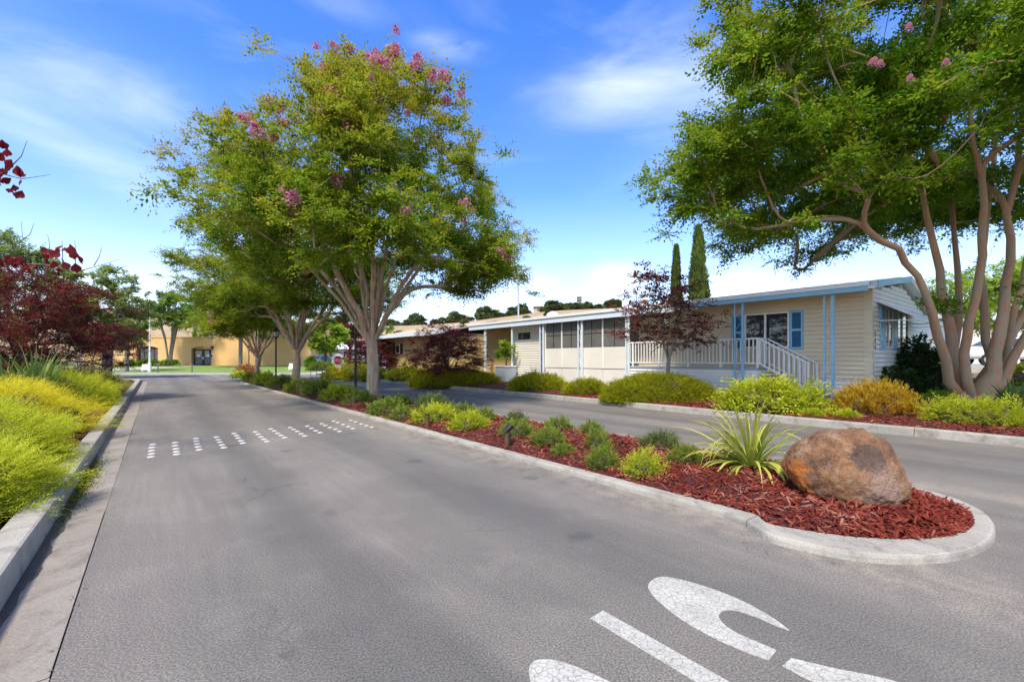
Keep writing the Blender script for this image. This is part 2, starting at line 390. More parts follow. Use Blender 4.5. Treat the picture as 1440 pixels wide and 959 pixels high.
# foliage
G = {
 'myrtle': leafmat('crape_myrtle_leaf', [(0.08, 0.19, 0.012), (0.14, 0.27, 0.014), (0.23, 0.33, 0.018), (0.36, 0.38, 0.024)], 0.5, tipcol=(0.42, 0.36, 0.03)),
 'myrtle_r': leafmat('broad_crown_leaf', [(0.07, 0.18, 0.012), (0.125, 0.26, 0.014), (0.20, 0.33, 0.018), (0.32, 0.40, 0.026)], 0.5, tipcol=(0.33, 0.32, 0.02)),
 'maple': leafmat('red_maple_leaf', [(0.055, 0.014, 0.013), (0.10, 0.018, 0.016), (0.16, 0.024, 0.02), (0.23, 0.05, 0.03)], 0.3),
 'maple_d': leafmat('dark_maple_leaf', [(0.05, 0.012, 0.014), (0.085, 0.016, 0.018), (0.13, 0.022, 0.022), (0.17, 0.035, 0.03)], 0.3),
 'maple_b': leafmat('brown_maple_leaf', [(0.08, 0.024, 0.018), (0.13, 0.034, 0.022), (0.19, 0.05, 0.03), (0.22, 0.09, 0.045)], 0.35),
 'lime_t': leafmat('lime_tree_leaf', [(0.20, 0.32, 0.02), (0.30, 0.42, 0.03), (0.38, 0.50, 0.05)], 0.4),
 'pale_t': leafmat('pale_green_leaf', [(0.17, 0.25, 0.05), (0.26, 0.34, 0.08), (0.37, 0.42, 0.12)], 0.45),
 'mid_t': leafmat('mid_green_leaf', [(0.09, 0.18, 0.02), (0.15, 0.26, 0.03), (0.25, 0.34, 0.04)], 0.45),
 'pine': leafmat('dark_pine_leaf', [(0.09, 0.12, 0.045), (0.13, 0.17, 0.06), (0.18, 0.21, 0.08)], 0.15),
 'cypress': leafmat('cypress_leaf', [(0.07, 0.11, 0.02), (0.12, 0.17, 0.03), (0.18, 0.22, 0.045)], 0.2),
 'yellow': leafmat('yellow_juniper', [(0.22, 0.30, 0.012), (0.42, 0.44, 0.018), (0.60, 0.55, 0.025)], 0.42, tipcol=(0.78, 0.66, 0.035)),
 'lime': leafmat('lime_juniper', [(0.13, 0.23, 0.012), (0.25, 0.37, 0.016), (0.40, 0.48, 0.024)], 0.42, tipcol=(0.56, 0.58, 0.035)),
 'green': leafmat('green_juniper', [(0.07, 0.13, 0.014), (0.115, 0.185, 0.02), (0.17, 0.24, 0.026)], 0.35, tipcol=(0.24, 0.30, 0.04)),
 'hedge': leafmat('needle_hedge', [(0.13, 0.18, 0.010), (0.21, 0.26, 0.012), (0.29, 0.32, 0.016)], 0.4, tipcol=(0.42, 0.41, 0.02)),
 'orange': leafmat('orange_heather', [(0.28, 0.20, 0.02), (0.45, 0.26, 0.025), (0.52, 0.20, 0.045)], 0.35, tipcol=(0.62, 0.40, 0.03)),
 'nandina': leafmat('nandina_leaf', [(0.35, 0.13, 0.05), (0.45, 0.17, 0.06), (0.50, 0.26, 0.09)], 0.35),
 'darkbush': leafmat('dark_bush_leaf', [(0.018, 0.045, 0.012), (0.03, 0.07, 0.015), (0.05, 0.10, 0.02)], 0.2),
 'greygreen': leafmat('grey_green_bush', [(0.10, 0.14, 0.035), (0.15, 0.19, 0.05), (0.21, 0.24, 0.07)], 0.3),
 'strap': leafmat('variegated_strap_leaf', [(0.20, 0.28, 0.03), (0.36, 0.42, 0.06), (0.52, 0.52, 0.12)], 0.3, tipcol=(0.58, 0.50, 0.10), var_scale=4),
 'flax': leafmat('green_flax_leaf', [(0.09, 0.15, 0.03), (0.15, 0.23, 0.05), (0.27, 0.33, 0.08)], 0.3, var_scale=4),
 'bronze': leafmat('bronze_flax_leaf', [(0.12, 0.10, 0.06), (0.20, 0.14, 0.09), (0.30, 0.24, 0.15)], 0.25, var_scale=4),
 'pink': leafmat('pink_blossom', [(0.52, 0.15, 0.22), (0.64, 0.24, 0.33), (0.72, 0.38, 0.44)], 0.35),
 'redbud': leafmat('red_heart_leaf', [(0.12, 0.012, 0.014), (0.24, 0.02, 0.022), (0.34, 0.05, 0.03)], 0.4),
 'dry': leafmat('dry_stem', [(0.16, 0.14, 0.07), (0.24, 0.21, 0.11), (0.30, 0.27, 0.15)], 0.2),
 'weed': leafmat('gutter_weed', [(0.09, 0.11, 0.015), (0.16, 0.17, 0.02), (0.22, 0.20, 0.03)], 0.3),
}
def bark_mat(name, cols, sc=5.0, stretch=(1, 1, 0.22)):
    m = mat(name, cols[0], cols[1], sc, 0.75, 0.7, 11, stretch=stretch, c3=cols[2], lo=0.40, hi=0.60, dist=1.6, detail=9)
    return m
M['bark_pale'] = bark_mat('pale_smooth_bark', [(0.50, 0.40, 0.27), (0.40, 0.30, 0.19), (0.42, 0.22, 0.14)])
M['bark_pink'] = bark_mat('pink_peeling_bark', [(0.33, 0.26, 0.17), (0.42, 0.27, 0.15), (0.46, 0.20, 0.105)], 6.5)
M['bark_grey'] = bark_mat('grey_bark', [(0.26, 0.22, 0.18), (0.20, 0.17, 0.14), (0.15, 0.12, 0.10)])
M['bark_dark'] = bark_mat('dark_bark', [(0.08, 0.06, 0.05), (0.11, 0.085, 0.07), (0.06, 0.045, 0.04)])

# ------------------------------------------------------------------ foliage tools
def unit(a): return a/np.maximum(np.linalg.norm(a, axis=-1, keepdims=True), 1e-9)
def leaf_quads(C, D, N, L, Wd, fold=0.25):
    """folded four-corner leaves at C pointing along D with face normal N"""
    D = unit(D); S = unit(np.cross(D, N)); N2 = np.cross(S, D)
    L = np.broadcast_to(np.asarray(L, float), (len(C),))[:, None]; Wd = np.broadcast_to(np.asarray(Wd, float), (len(C),))[:, None]
    mid = C+D*L*0.48
    V = np.stack([C, mid-S*Wd*0.5-N2*Wd*fold, C+D*L, mid+S*Wd*0.5-N2*Wd*fold], 1).reshape(-1, 3)
    Q = np.arange(len(V)).reshape(-1, 4)
    return V, Q
def tri_sphere(n, rng):
    v = rng.normal(size=(n, 3)); return unit(v)

class Skeleton:
    def __init__(s): s.pos = []; s.par = []; s.mr = []; s.cap = None
    def add(s, p, par, mr=0.0): s.pos.append(np.array(p, float)); s.par.append(par); s.mr.append(mr); return len(s.pos)-1
    def path(s, pts, par, mr=None):
        for i, p in enumerate(pts): par = s.add(p, par, 0.0 if mr is None else mr[0]+(mr[1]-mr[0])*i/max(len(pts)-1, 1))
        return par
def skeleton_mesh(name, sk, m, tip_r=0.008, power=0.42, base_r=0.2, min_sides=4):
    n = len(sk.pos); kids = [[] for _ in range(n)]
    for i, p in enumerate(sk.par):
        if p >= 0: kids[p].append(i)
    cnt = np.zeros(n)
    for i in range(n-1, -1, -1):
        if not kids[i]: cnt[i] = 1
        if sk.par[i] >= 0: cnt[sk.par[i]] += cnt[i]
    rad = tip_r+(base_r-tip_r)*((cnt-1)/max(cnt[0]-1, 1))**power
    zz = np.array([q[2] for q in sk.pos])
    if sk.cap: rad = np.minimum(rad, np.interp(zz, [q[0] for q in sk.cap], [q[1] for q in sk.cap]))
    rad = np.maximum(rad, np.array(sk.mr))
    V = []; Q = []
    starts = [i for i in range(n) if sk.par[i] < 0]
    done = set()
    for st in starts+[k for i in range(n) for k in sorted(kids[i], key=lambda c: -cnt[c])[1:]]:
        chain = []
        if sk.par[st] >= 0: chain.append(sk.par[st])
        c = st
        while True:
            chain.append(c)
            if not kids[c]: break
            c = max(kids[c], key=lambda q: cnt[q])
        r0 = rad[st]
        sides = 14 if r0 > 0.12 else (10 if r0 > 0.06 else (7 if r0 > 0.03 else min_sides))
        ang = np.linspace(0, 2*math.pi, sides, endpoint=False)
        pts = np.array([sk.pos[i] for i in chain]); rr = np.array([rad[i] for i in chain])
        if sk.par[st] >= 0: rr[0] = min(rr[0], r0*1.05)
        tan = np.zeros_like(pts); tan[1:-1] = pts[2:]-pts[:-2]; tan[0] = pts[1]-pts[0]; tan[-1] = pts[-1]-pts[-2]
        tan = unit(tan)
        a = np.cross(tan[0], (0.3, 0.8, 0.2)); a = a/np.linalg.norm(a)
        b0 = len(V)
        for i in range(len(pts)):
            a = a-tan[i]*np.dot(a, tan[i]); a = a/max(np.linalg.norm(a), 1e-6); b = np.cross(tan[i], a)
            wob = 1+0.06*np.sin(3*ang+i*0.9)+0.04*np.sin(5*ang-i*1.7)
            for k in range(sides): V.append(pts[i]+(a*math.cos(ang[k])+b*math.sin(ang[k]))*rr[i]*wob[k])
        for i in range(len(pts)-1):
            for k in range(sides):
                j = (k+1) % sides
                Q.append((b0+i*sides+k, b0+i*sides+j, b0+(i+1)*sides+j, b0+(i+1)*sides+k))
    return npmesh(name, V, Q, [m], smooth=True), rad
def bez(a, b, c, n):
    t = np.linspace(0, 1, n+1)[1:, None]
    return (1-t)**2*a+2*(1-t)*t*b+t**2*c
def attach(sk, targets, rng, up=0.25, steps=3, jit=0.06):
    """join every twig target to the nearest branch, nearest targets first"""
    f0 = np.mean(sk.pos, axis=0)
    order = np.argsort(np.linalg.norm(targets-sk.pos[0], axis=1))
    for i in order:
        T = targets[i]; A = np.array(sk.pos); par = np.maximum(np.array(sk.par), 0)
        pd = unit(A-A[par]+np.array((0, 0, 1e-4)))
        d = T-A; dist = np.linalg.norm(d, axis=1)
        cosv = (d*pd).sum(1)/np.maximum(dist, 1e-6)
        cost = dist*(1.45-.65*cosv)+np.maximum(0, A[:, 2]-T[2])*0.25+1.5*np.maximum(0, np.hypot(A[:, 0], A[:, 1])-np.hypot(T[0], T[1]))
        rA = np.hypot(A[:, 0], A[:, 1]); rT = np.hypot(T[0], T[1]); cx_ = (A[:, 0]*T[0]+A[:, 1]*T[1])/np.maximum(rA*rT, .05)
        cost = cost*(1+1.1*(1-np.clip(cx_, -1, 1))*np.clip(rA-.8, 0, 1))
        j = int(np.argmin(cost)); a = A[j]
        c = a+pd[j]*dist[j]*.38+np.array((0, 0, up*dist[j]*0.25))+rng.normal(size=3)*jit*dist[j]
        st = max(1, min(steps+2, int(dist[j]/0.25)))
        sk.path(bez(a, c, T, st), j)
def crown_points(n_clump, per, env, rng, sig=0.55, inner=0.25):
    """targets in loose clumps over a crown: env(direction) gives the reach; clumps sit near the reach"""
    out = []; tipv = []
    for _ in range(n_clump):
        c, q = env(rng)
        k = max(2, int(per*rng.uniform(0.6, 1.4)))
        pts = c+rng.normal(size=(k, 3))*np.array((1, 1, 0.55))*sig*rng.uniform(0.7, 1.2)
        out.append(pts); tipv.append(np.full(k, q))
    return np.concatenate(out), np.concatenate(tipv)
def leaves_at(T, tip, per, rng, sig, L, Wd, droop=0.25, flat=0.7, center=None, jitter=0.9):
    """leafy twigs: every twig target carries short shoots, every shoot two ranks of leaves and an end leaf"""
    nl = 8; k = max(2, per//nl); n = len(T)*k
    base = np.repeat(T, k, 0); q = np.repeat(tip, k)
    out = base-(center if center is not None else T.mean(0))
    dirs = unit(rng.normal(size=(n, 3))*np.array((1, 1, flat*.8))+unit(out)*.55+np.array((0, 0, .12)))
    O = base+dirs*(rng.random(n)*sig*.55)[:, None]
    Ls = sig*rng.uniform(.75, 1.7, n)
    j = np.arange(nl)/(nl-1)
    C = O[:, None, :]+dirs[:, None, :]*(Ls[:, None]*j[None])[..., None]
    C[..., 2] -= droop*Ls[:, None]*j[None]**2*.8
    S = unit(np.cross(dirs, unit(np.array((0, 0, 1.))+rng.normal(size=(n, 3))*.35)))
    sign = np.where(np.arange(nl) % 2 == 0, 1.0, -1.0); sign[-1] = 0
    D = unit(dirs[:, None, :]*.7+S[:, None, :]*(sign*.9)[None, :, None]+rng.normal(size=(n, nl, 3))*.25-np.array((0, 0, droop*.5)))
    N = unit(np.cross(S, dirs)[:, None, :]+np.array((0, 0, .5))+rng.normal(size=(n, nl, 3))*.45*jitter)
    sc = (rng.uniform(.7, 1.3, (n, 1))*rng.uniform(.75, 1.2, (n, nl))*(1.1-.35*j)[None]).ravel()
    V, Qd = leaf_quads(C.reshape(-1, 3), D.reshape(-1, 3), N.reshape(-1, 3), L*sc, Wd*sc)
    up = dirs[:, 2:3]*.22
    a = np.repeat(np.clip(q[:, None]+up+(.30*j-.12)[None]+rng.normal(size=(n, 1))*.10, 0, 1).ravel(), 4)
    return V, Qd, a

# ------------------------------------------------------------------ setting
def grid_sheet(name, s_list, p_fn, nz_p, zfn, m, kind='structure', parent=None, smooth=True):
    V = []; n = nz_p+1
    for s in s_list:
        p0, p1 = p_fn(s)
        for j in range(n):
            p = p0+(p1-p0)*j/nz_p; x, y, _ = P(s, p); V.append((x, y, zfn(x, y, s, p)))
    Q = [(i*n+j, (i+1)*n+j, (i+1)*n+j+1, i*n+j+1) for i in range(len(s_list)-1) for j in range(nz_p)]
    o = mobj(name, npmesh(name, V, Q, [m], smooth=smooth), parent)
    if kind: o['kind'] = kind
    return o
one('ground', lambda bm: bm.faces.new([bm.verts.new(v) for v in ((-1500, -600, -0.14), (1500, -600, -0.14), (1500, 2200, -0.14), (-1500, 2200, -0.14))]), M['soil'], kind='structure')
road_pts = [P(-14, SEAM), P(37.5, SEAM), (-80, 28.4, 0), (-80, 40.7, 0), (70, 40.7, 0), (70, -14, 0)]
road = one('road', lambda bm: bm.faces.new([bm.verts.new(v) for v in road_pts]), M['asphalt'], kind='structure')
right_fill = None

# raised white road dots, rows that cross the left lane
def dome(bm):
    n = 12; rr = [(0.05, 0.0), (0.047, 0.006), (0.034, 0.012), (0.016, 0.015)]
    rings = [[bm.verts.new((r*math.cos(2*math.pi*k/n), r*math.sin(2*math.pi*k/n), z)) for k in range(n)] for r, z in rr]
    for i in range(3):
        for k in range(n): bm.faces.new((rings[i][k], rings[i][(k+1) % n], rings[i+1][(k+1) % n], rings[i+1][k]))
    bm.faces.new(rings[-1])
rows = [[(105, 133), (101, 146), (100, 159), (100, 172), (97, 185)], [(200, 125), (200, 138), (203, 151), (205, 163), (206, 174)],
 [(288, 108), (290, 119), (292, 131), (296, 143), (301, 155)], [(374, 102), (382, 113), (389, 123), (397, 135), (405, 146)],
 [(448, 87), (459, 96), (466, 106), (477, 117), (485, 127)], [(538, 80), (550, 90), (562, 101), (575, 111), (587, 120)],
 [(603, 68), (618, 76), (632, 86), (646, 95), (661, 104)], [(685, 62), (700, 70), (715, 78), (731, 88), (746, 97)],
 [(757, 56), (775, 65), (793, 75), (811, 83)], [(818, 46), (833, 53), (853, 62), (876, 69), (893, 78)],
 [(868, 35), (885, 41), (908, 49), (930, 58), (950, 66)], [(940, 32), (960, 38), (985, 47), (1007, 54), (1029, 60)]]
dot0 = None
for row in rows:
    for a, b in row:
        x, y, _ = gpt(180+a/3, 580+b/3, 0.01)
        if dot0 is None: d = dot0 = one('raised_marker', dome, M['paint_dot'], road, True)
        else: d = share(dot0, road)
        d.location = (x, y, 0.001); d.scale = (1.0, 1.0, 1.0)

# painted word on the lane, read by drivers who come the other way
def flat_poly(name, pts, z=0.005):
    o = one(name, lambda bm: prism(bm, [(x, y, z-0.004) for x, y in pts], (0, 0, 0.004)), M['paint'], road)
    return o
def pxs(l): return [gpt(a, b, 0.0)[:2] for a, b in l]
def curve(l, k=5):
    P_ = [np.array(q, float) for q in l]; out = []
    for i in range(len(P_)-1):
        p0 = P_[max(i-1, 0)]; p1 = P_[i]; p2 = P_[i+1]; p3 = P_[min(i+2, len(P_)-1)]
        for j in range(k):
            t = j/k; out.append(tuple(.5*((2*p1)+(p2-p0)*t+(2*p0-5*p1+4*p2-p3)*t*t+(3*p1-p0-3*p2+p3)*t**3)))
    return out+[tuple(P_[-1])]
flat_poly('painted_letter', pxs(curve([(1110.5, 886.8), (1084, 867.5), (1043, 845), (997, 827), (956, 815), (930, 811.5), (915, 818), (912, 829), (927, 847), (956, 870), (997, 894), (1043, 915), (1081, 929)])+curve([(1092, 915), (1067, 904), (1035, 890), (1017, 877), (1011, 866), (1019, 859), (1035, 859), (1061, 867.5), (1090, 880)])))
flat_poly('painted_letter', pxs(curve([(1113, 926), (1172, 940), (1256, 958), (1335, 990), (1360, 1040)])+curve([(1290, 1050), (1250, 1000), (1160, 965), (1134, 955), (1100, 937)])))
flat_poly('painted_letter', pxs([(848, 859), (830, 870), (1100, 1032), (1140, 1024)]))
def ring_letter():
    x0, y0, _ = gpt(768, 921, 0); s0, p0 = SP(x0, y0); p0 -= .075; bm = bmesh.new(); n = 40; rings = []
    for a, b in ((0.215, 0.80), (0.085, 0.52)):
        for z in (0.001, 0.005):
            rings.append([bm.verts.new(P(s0-0.80+b*math.cos(2*math.pi*k/n), p0+a*math.sin(2*math.pi*k/n), z)) for k in range(n)])
    for k in range(n):
        j = (k+1) % n
        bm.faces.new((rings[1][k], rings[1][j], rings[3][j], rings[3][k])); bm.faces.new((rings[0][k], rings[0][j], rings[1][j], rings[1][k])); bm.faces.new((rings[2][k], rings[2][j], rings[3][j], rings[3][k]))
    bobj('painted_letter', bm, M['paint'], road)
ring_letter()

# left gutter in slabs, left kerb in lengths
def sloped_slab(bm, s0, s1, p0, z0, p1, z1, th=0.12):
    hexa(bm, [P(s0, p0, z0-th), P(s0, p1, z1-th), P(s1, p1, z1-th), P(s1, p0, z0-th), P(s0, p0, z0), P(s0, p1, z1), P(s1, p1, z1), P(s1, p0, z0)])
gut = tag(empty('gutter'), kind='structure')
cuts = [-12, -6, -2.2, 2.83, 5.6, 8.4, 11.3, 14.2, 17.2, 20.5, 24, 28, 32, 37.4]
for a, b in zip(cuts[:-1], cuts[1:]):
    one('gutter_slab', lambda bm: sloped_slab(bm, a+.006, b-.006, SEAM-.005-.003*math.sin(a*3), 0.002, KL+.004, -0.03), M['gutter'], gut)
one('gutter_bed', lambda bm: sloped_slab(bm, -12, 37.4, SEAM+.02, -0.012, KL, -0.045, 0.05), M['stake'], gut)
def kerb_run(bm, pts_out, pts_in, zt=0.15, zb=-0.06, bev=0.018):
    """kerb between an outer (road) and an inner line, with a rounded road edge"""
    n = len(pts_out); rings = []
    for o, i in zip(pts_out, pts_in):
        o = np.array(o[:2]); i = np.array(i[:2]); d = (i-o)/max(np.linalg.norm(i-o), 1e-6)
        jz = 0.006*noise.noise(Vector((o[0]*.6, o[1]*.6, 0)))
        jo = d*0.006*noise.noise(Vector((o[0]*4, o[1]*4, 3)))
        prof = [(o-d*0.012, zb), (o+jo, zt-bev*1.4+jz), (o+d*bev*0.45+jo, zt-bev*.4+jz), (o+d*bev*1.5, zt+jz), (i-d*0.01, zt+jz), (i, zt-0.012), (i, zb)]
        rings.append([bm.verts.new((q[0], q[1], z)) for q, z in prof])
    k = len(rings[0])
    for a in range(n-1):
        for j in range(k-1): bm.faces.new((rings[a][j], rings[a+1][j], rings[a+1][j+1], rings[a][j+1]))
    bm.faces.new(rings[0]); bm.faces.new(rings[-1][::-1])
def kerb(name, out_pts, in_pts, cut_idx, zt=0.15):
    root = tag(empty(name), kind='structure')
    for a, b in zip(cut_idx[:-1], cut_idx[1:]):
        o = [np.array(q, float) for q in out_pts[a:b+1]]; i = [np.array(q, float) for q in in_pts[a:b+1]]
        for L in (o, i):   # open joint
            L[0] = L[0]+(L[1]-L[0])*min(0.45, 0.006/np.linalg.norm(L[1]-L[0])); L[-1] = L[-1]+(L[-2]-L[-1])*min(0.45, 0.006/np.linalg.norm(L[-2]-L[-1]))
        one('kerb_segment', lambda bm: kerb_run(bm, o, i, zt), M['kerb'], root)
    return root
ss = list(np.arange(-12, 37.1, 0.5))
outl = [P(s, KL)[:2] for s in ss]; inl = [P(s, KLB)[:2] for s in ss]
for k in range(1, 12):                      # far return of the kerb to the left
    a = k/11*R(128); outl.append(P(37+1.2*math.sin(a), KL-1.2+1.2*math.cos(a))[:2]); inl.append(P(37+1.0*math.sin(a), KL-1.2+1.0*math.cos(a))[:2])
def dirn(a, b): d = np.array(b)-np.array(a); return d/np.linalg.norm(d)
outl.append((outl[-1][0]-50, outl[-1][1])); inl.append((inl[-1][0]-50, outl[-1][1]-0.2))
kerb('left_kerb', outl, inl, [0, 12, 20, 28, 36, 42, 48, 56, 64, 72, 80, 90, 98, len(outl)-1])
# median kerb
nose_o = [gpt(a, b, MK)[:2] for a, b in ((1040, 737), (1080, 750), (1120, 761), (1200, 776), (1280, 781), (1345, 776), (1385, 762), (1399, 743), (1390, 723), (1355, 704), (1315, 691), (1275, 681))]
nose_i = [gpt(a, b, MK)[:2] for a, b in ((1040, 726), (1080, 735), (1120, 743), (1200, 754), (1280, 757), (1330, 753), (1352, 745), (1362, 733), (1357, 720), (1335, 708), (1310, 698), (1275, 687))]
def smooth_line(P_, k=5):
    P_ = [np.array(q) for q in P_]; out = []
    for i in range(len(P_)-1):
        p0 = P_[max(i-1, 0)]; p1 = P_[i]; p2 = P_[i+1]; p3 = P_[min(i+2, len(P_)-1)]
        for j in range(k):
            t = j/k; out.append(.5*((2*p1)+(p2-p0)*t+(2*p0-5*p1+4*p2-p3)*t*t+(3*p1-p0-3*p2+p3)*t**3))
    return out+[P_[-1]]
nose_i[0] = P(1.77, ML+.13)[:2]; nose_o[0] = P(1.77, ML-.10)[:2]
nose_o = smooth_line(nose_o); nose_i = smooth_line(nose_i); NN_ = len(nose_o)
sL = list(np.arange(31.0, 1.99, -0.5)); nL = len(sL)
eo = [P(s, ML)[:2] for s in sL]+nose_o+[P(s, MR)[:2] for s in sL[::-1]]
ei = [P(s, ML+.15)[:2] for s in sL]+nose_i+[P(s, MR-.15)[:2] for s in sL[::-1]]
fe_o = []; fe_i = []
for k in range(1, 12):
    a = math.pi*k/12; c = (ML+MR)/2; r = (MR-ML)/2
    fe_o.append(P(31+r*math.sin(a)*1.2, c+r*math.cos(a))[:2]); fe_i.append(P(31+(r-.15)*math.sin(a)*1.2, c+(r-.15)*math.cos(a))[:2])
eo += fe_o+[eo[0]]; ei += fe_i+[ei[0]]
kerb('median_kerb', eo, ei, [0, 9, 18, 26, 33, 40, 46, 52, nL, nL+NN_-1, nL+NN_+6, nL+NN_+12, nL+NN_+19, nL+NN_+26, nL+NN_+34, nL+NN_+42, len(eo)-12, len(eo)-1], MK)
# right kerb
sR = list(np.arange(-9, 33.1, 0.5))
ro = [P(s, KR)[:2] for s in sR]; ri = [P(s, KR+.17)[:2] for s in sR]
for k in range(1, 10):
    a = k/9*R(95); ro.append(P(33+2*math.sin(a), KR+2-2*math.cos(a))[:2]); ri.append(P(33+1.83*math.sin(a), KR+2-1.83*math.cos(a))[:2])
ro.append(P(34.8, 26)[:2]); ri.append(P(34.6, 26)[:2])
def idx_s(v): return int(round((v+9)/0.5))
kerb('right_kerb', ro, ri, [0]+[idx_s(v) for v in (-4, -0.5, 2.0, 5.0, 8.0, 11, 14, 17, 20.5, 24.5, 29)]+[len(ro)-1])

def bumpy(x, y, k=0.03, f=2.2): return k*noise.noise(Vector((x*f, y*f, 1.7)))+k*.5*noise.noise(Vector((x*f*4, y*f*4, 5)))
grid_sheet('left_planting_bed', list(np.arange(-11, 37.1, 0.35)), lambda s: (KLB+.01, -9.0), 30, lambda x, y, s, p: gz(x, y)-0.0+bumpy(x, y)-(.02 if p > KLB-.05 else 0), M['mulch'])
grid_sheet('left_far_ground', [-11, 0, 10, 20, 37], lambda s: (-8.9, -60), 6, lambda x, y, s, p: 0.40, M['soil'])
inn = sorted([SP(*q) for q in nose_i])
tip_s = min(q[0] for q in inn)
it_ = int(np.argmin([SP(*q)[0] for q in nose_i])); lc = [SP(*q) for q in nose_i[:it_+1]]; rc = [SP(*q) for q in nose_i[it_:]]
lc = sorted(lc); rc = sorted(rc)
def med_range(s):
    if s > 31: q = math.sqrt(max(0, 1-((s-31)/1.2/1.02)**2)); c = (ML+MR)/2; return c-1.12*q, c+1.12*q
    pl = np.interp(s, [q[0] for q in lc], [q[1] for q in lc]) if s < lc[-1][0] else ML+.15
    pr = np.interp(s, [q[0] for q in rc], [q[1] for q in rc]) if s < rc[-1][0] else MR-.15
    return pl, max(pr, pl+0.01)
def med_z(x, y, s, p):
    a, b = med_range(s); e = min(p-a, b-p)
    return MK-.02+0.085*clampf(e/0.5, 0, 1)+bumpy(x, y, 0.022)*clampf(e/.15, 0, 1)
grid_sheet('median_bed', list(np.arange(tip_s, 6, 0.08))+list(np.arange(6, 32.2, 0.3)), med_range, 26, med_z, M['mulch'])
grid_sheet('right_planting_bed', list(np.arange(-9, 34.4, 0.4)), lambda s: (KR+.16, 17.0), 26, lambda x, y, s, p: gz(x, y)+bumpy(x, y)-(.02 if p < KR+.2 else 0), M['mulch'])
grid_sheet('right_far_ground', [-30, -9, 0, 10, 20, 34.4], lambda s: (16.9, 70), 24, lambda x, y, s, p: gz(x, y)-0.02, M['soil'])
grid_sheet('side_lawn', list(np.arange(-6, 3.4, 0.4)), lambda s: (14.9 if s < 2.6 else 15.4, 24), 14, lambda x, y, s, p: gz(x, y)+0.035, M['lawn'])

# clubhouse forecourt
def ysheet(name, x0, x1, ya, yb, dz, m, nx=20, ny=12):
    V = []
    for i in range(ny+1):
        for j in range(nx+1):
            x = x0+(x1-x0)*j/nx; y = ya+(yb-ya)*i/ny; V.append((x, y, 0.09+clampf((y-44)/18, 0, 1)*0.42+dz))
    Q = [(i*(nx+1)+j, i*(nx+1)+j+1, (i+1)*(nx+1)+j+1, (i+1)*(nx+1)+j) for i in range(ny) for j in range(nx)]
    o = mobj(name, npmesh(name, V, Q, [m], smooth=True)); o['kind'] = 'structure'; return o
ysheet('clubhouse_lawn', -90, 40, 42.6, 66, 0.0, M['lawn'])
one('pavement', lambda bm: box(bm, -90, -17.5, 40.7, 42.6, -0.1, 0.11), M['walk'], kind='structure')
ysheet('clubhouse_path', -46.2, -42.2, 42.6, 63.9, 0.012, M['walk'], 2)
ysheet('far_driveway', -19.5, -15.2, 42.4, 66, 0.012, M['walk'], 2)

# hills
def ridge(px):
    xs = [-900, -200, 0, 200, 300, 450, 540, 600, 640, 690, 760, 870, 1000, 1200, 1440, 2200]
    ys = [470, 460, 455, 437, 440, 455, 461, 458, 455, 449, 441, 434, 432, 438, 446, 470]
    return float(np.interp(px, xs, ys))
HY = 260.0
def hill_z(x, y):
    px = CX+F*x/HY; top = H+(HOR-ridge(px))/F*HY
    t = clampf((y-120)/(HY-120), 0, 1); e = t*t*(3-2*t)
    back = clampf((y-HY)/200, 0, 1)
    return -0.3+(top+0.3)*e*(1-0.6*back)+1.0*noise.noise(Vector((x*.02, y*.02, 0)))*e
def hill():
    xs = np.linspace(-640, 640, 121); ys = np.linspace(110, 460, 36); V = [(x, y, hill_z(x, y)) for y in ys for x in xs]
    n = len(xs); Q = [(i*n+j, i*n+j+1, (i+1)*n+j+1, (i+1)*n+j) for i in range(len(ys)-1) for j in range(n-1)]
    o = mobj('hills', npmesh('hills', V, Q, [M['hill']], smooth=True)); o['kind'] = 'structure'
hill()

# ------------------------------------------------------------------ the blue and white mobile home
PW = 15.1          # front wall plane
PF = 14.3          # porch plane
home = root_of('mobile_home', 'tan and white mobile home with a sky blue awning, blue shutters and a railed porch', 'house')
S0 = 3.66
S1 = s_at(660, 14.1)
GB = 0.3
def lap_wall(bm, s0, s1, p, z0, z1, pitch=0.125, lap=0.034, top_fn=None):
    """lap boards on a wall that faces the road"""
    z = z0
    while z < z1-0.01:
        t = min(z+pitch, z1)
        hexa(bm, [P(s0, p-lap, z), P(s0, p+.04, z), P(s1, p+.04, z), P(s1, p-lap, z), P(s0, p, t), P(s0, p+.04, t), P(s1, p+.04, t), P(s1, p, t)]); z += pitch
def lap_end(bm, s, p0, p1, z0, topfn, pitch=0.125, lap=0.034):
    """lap boards on the end wall, cut under the gable"""
    z = z0
    while z < 3.8:
        t = z+pitch
        lo = [q for q in np.linspace(p0, p1, 60) if topfn(q) >= t]
        if len(lo) < 2: break
        a, b = lo[0], lo[-1]
        hexa(bm, [P(s-lap, a, z), P(s-lap, b, z), P(s+.04, b, z), P(s+.04, a, z), P(s, a, t), P(s, b, t), P(s+.04, b, t), P(s+.04, a, t)]); z = t
ZS = 0.86      # bottom of the tan boards
ZE = 3.2       # underside of the eave
def gab(p): return float(np.interp(p, [PW-.05, PW+3.13, PW+6.7], [3.34, 3.72, 2.92]))
one('front_wall', lambda bm: lap_wall(bm, S0+.02, s_at(880, PW), PW, ZS, 3.3), M['siding'], home, kind='stuff')
one('skirting', lambda bm: lap_wall(bm, S0+.02, s_at(880, PW), PW+.02, GB-.1, ZS-.003, 0.10), M['sidingw'], home, kind='stuff')
one('end_wall', lambda bm: lap_end(bm, S0, PW+.03, PW+6.6, GB-.1, gab), M['sidingw'], home, kind='stuff')
one('corner_trim', lambda bm: (sbox(bm, S0-.02, S0+.16, PW-.025, PW-.001, GB, 3.3), sbox(bm, S0-.035, S0-.003, PW-.023, PW+.10, GB, 3.3)), M['siding'], home)
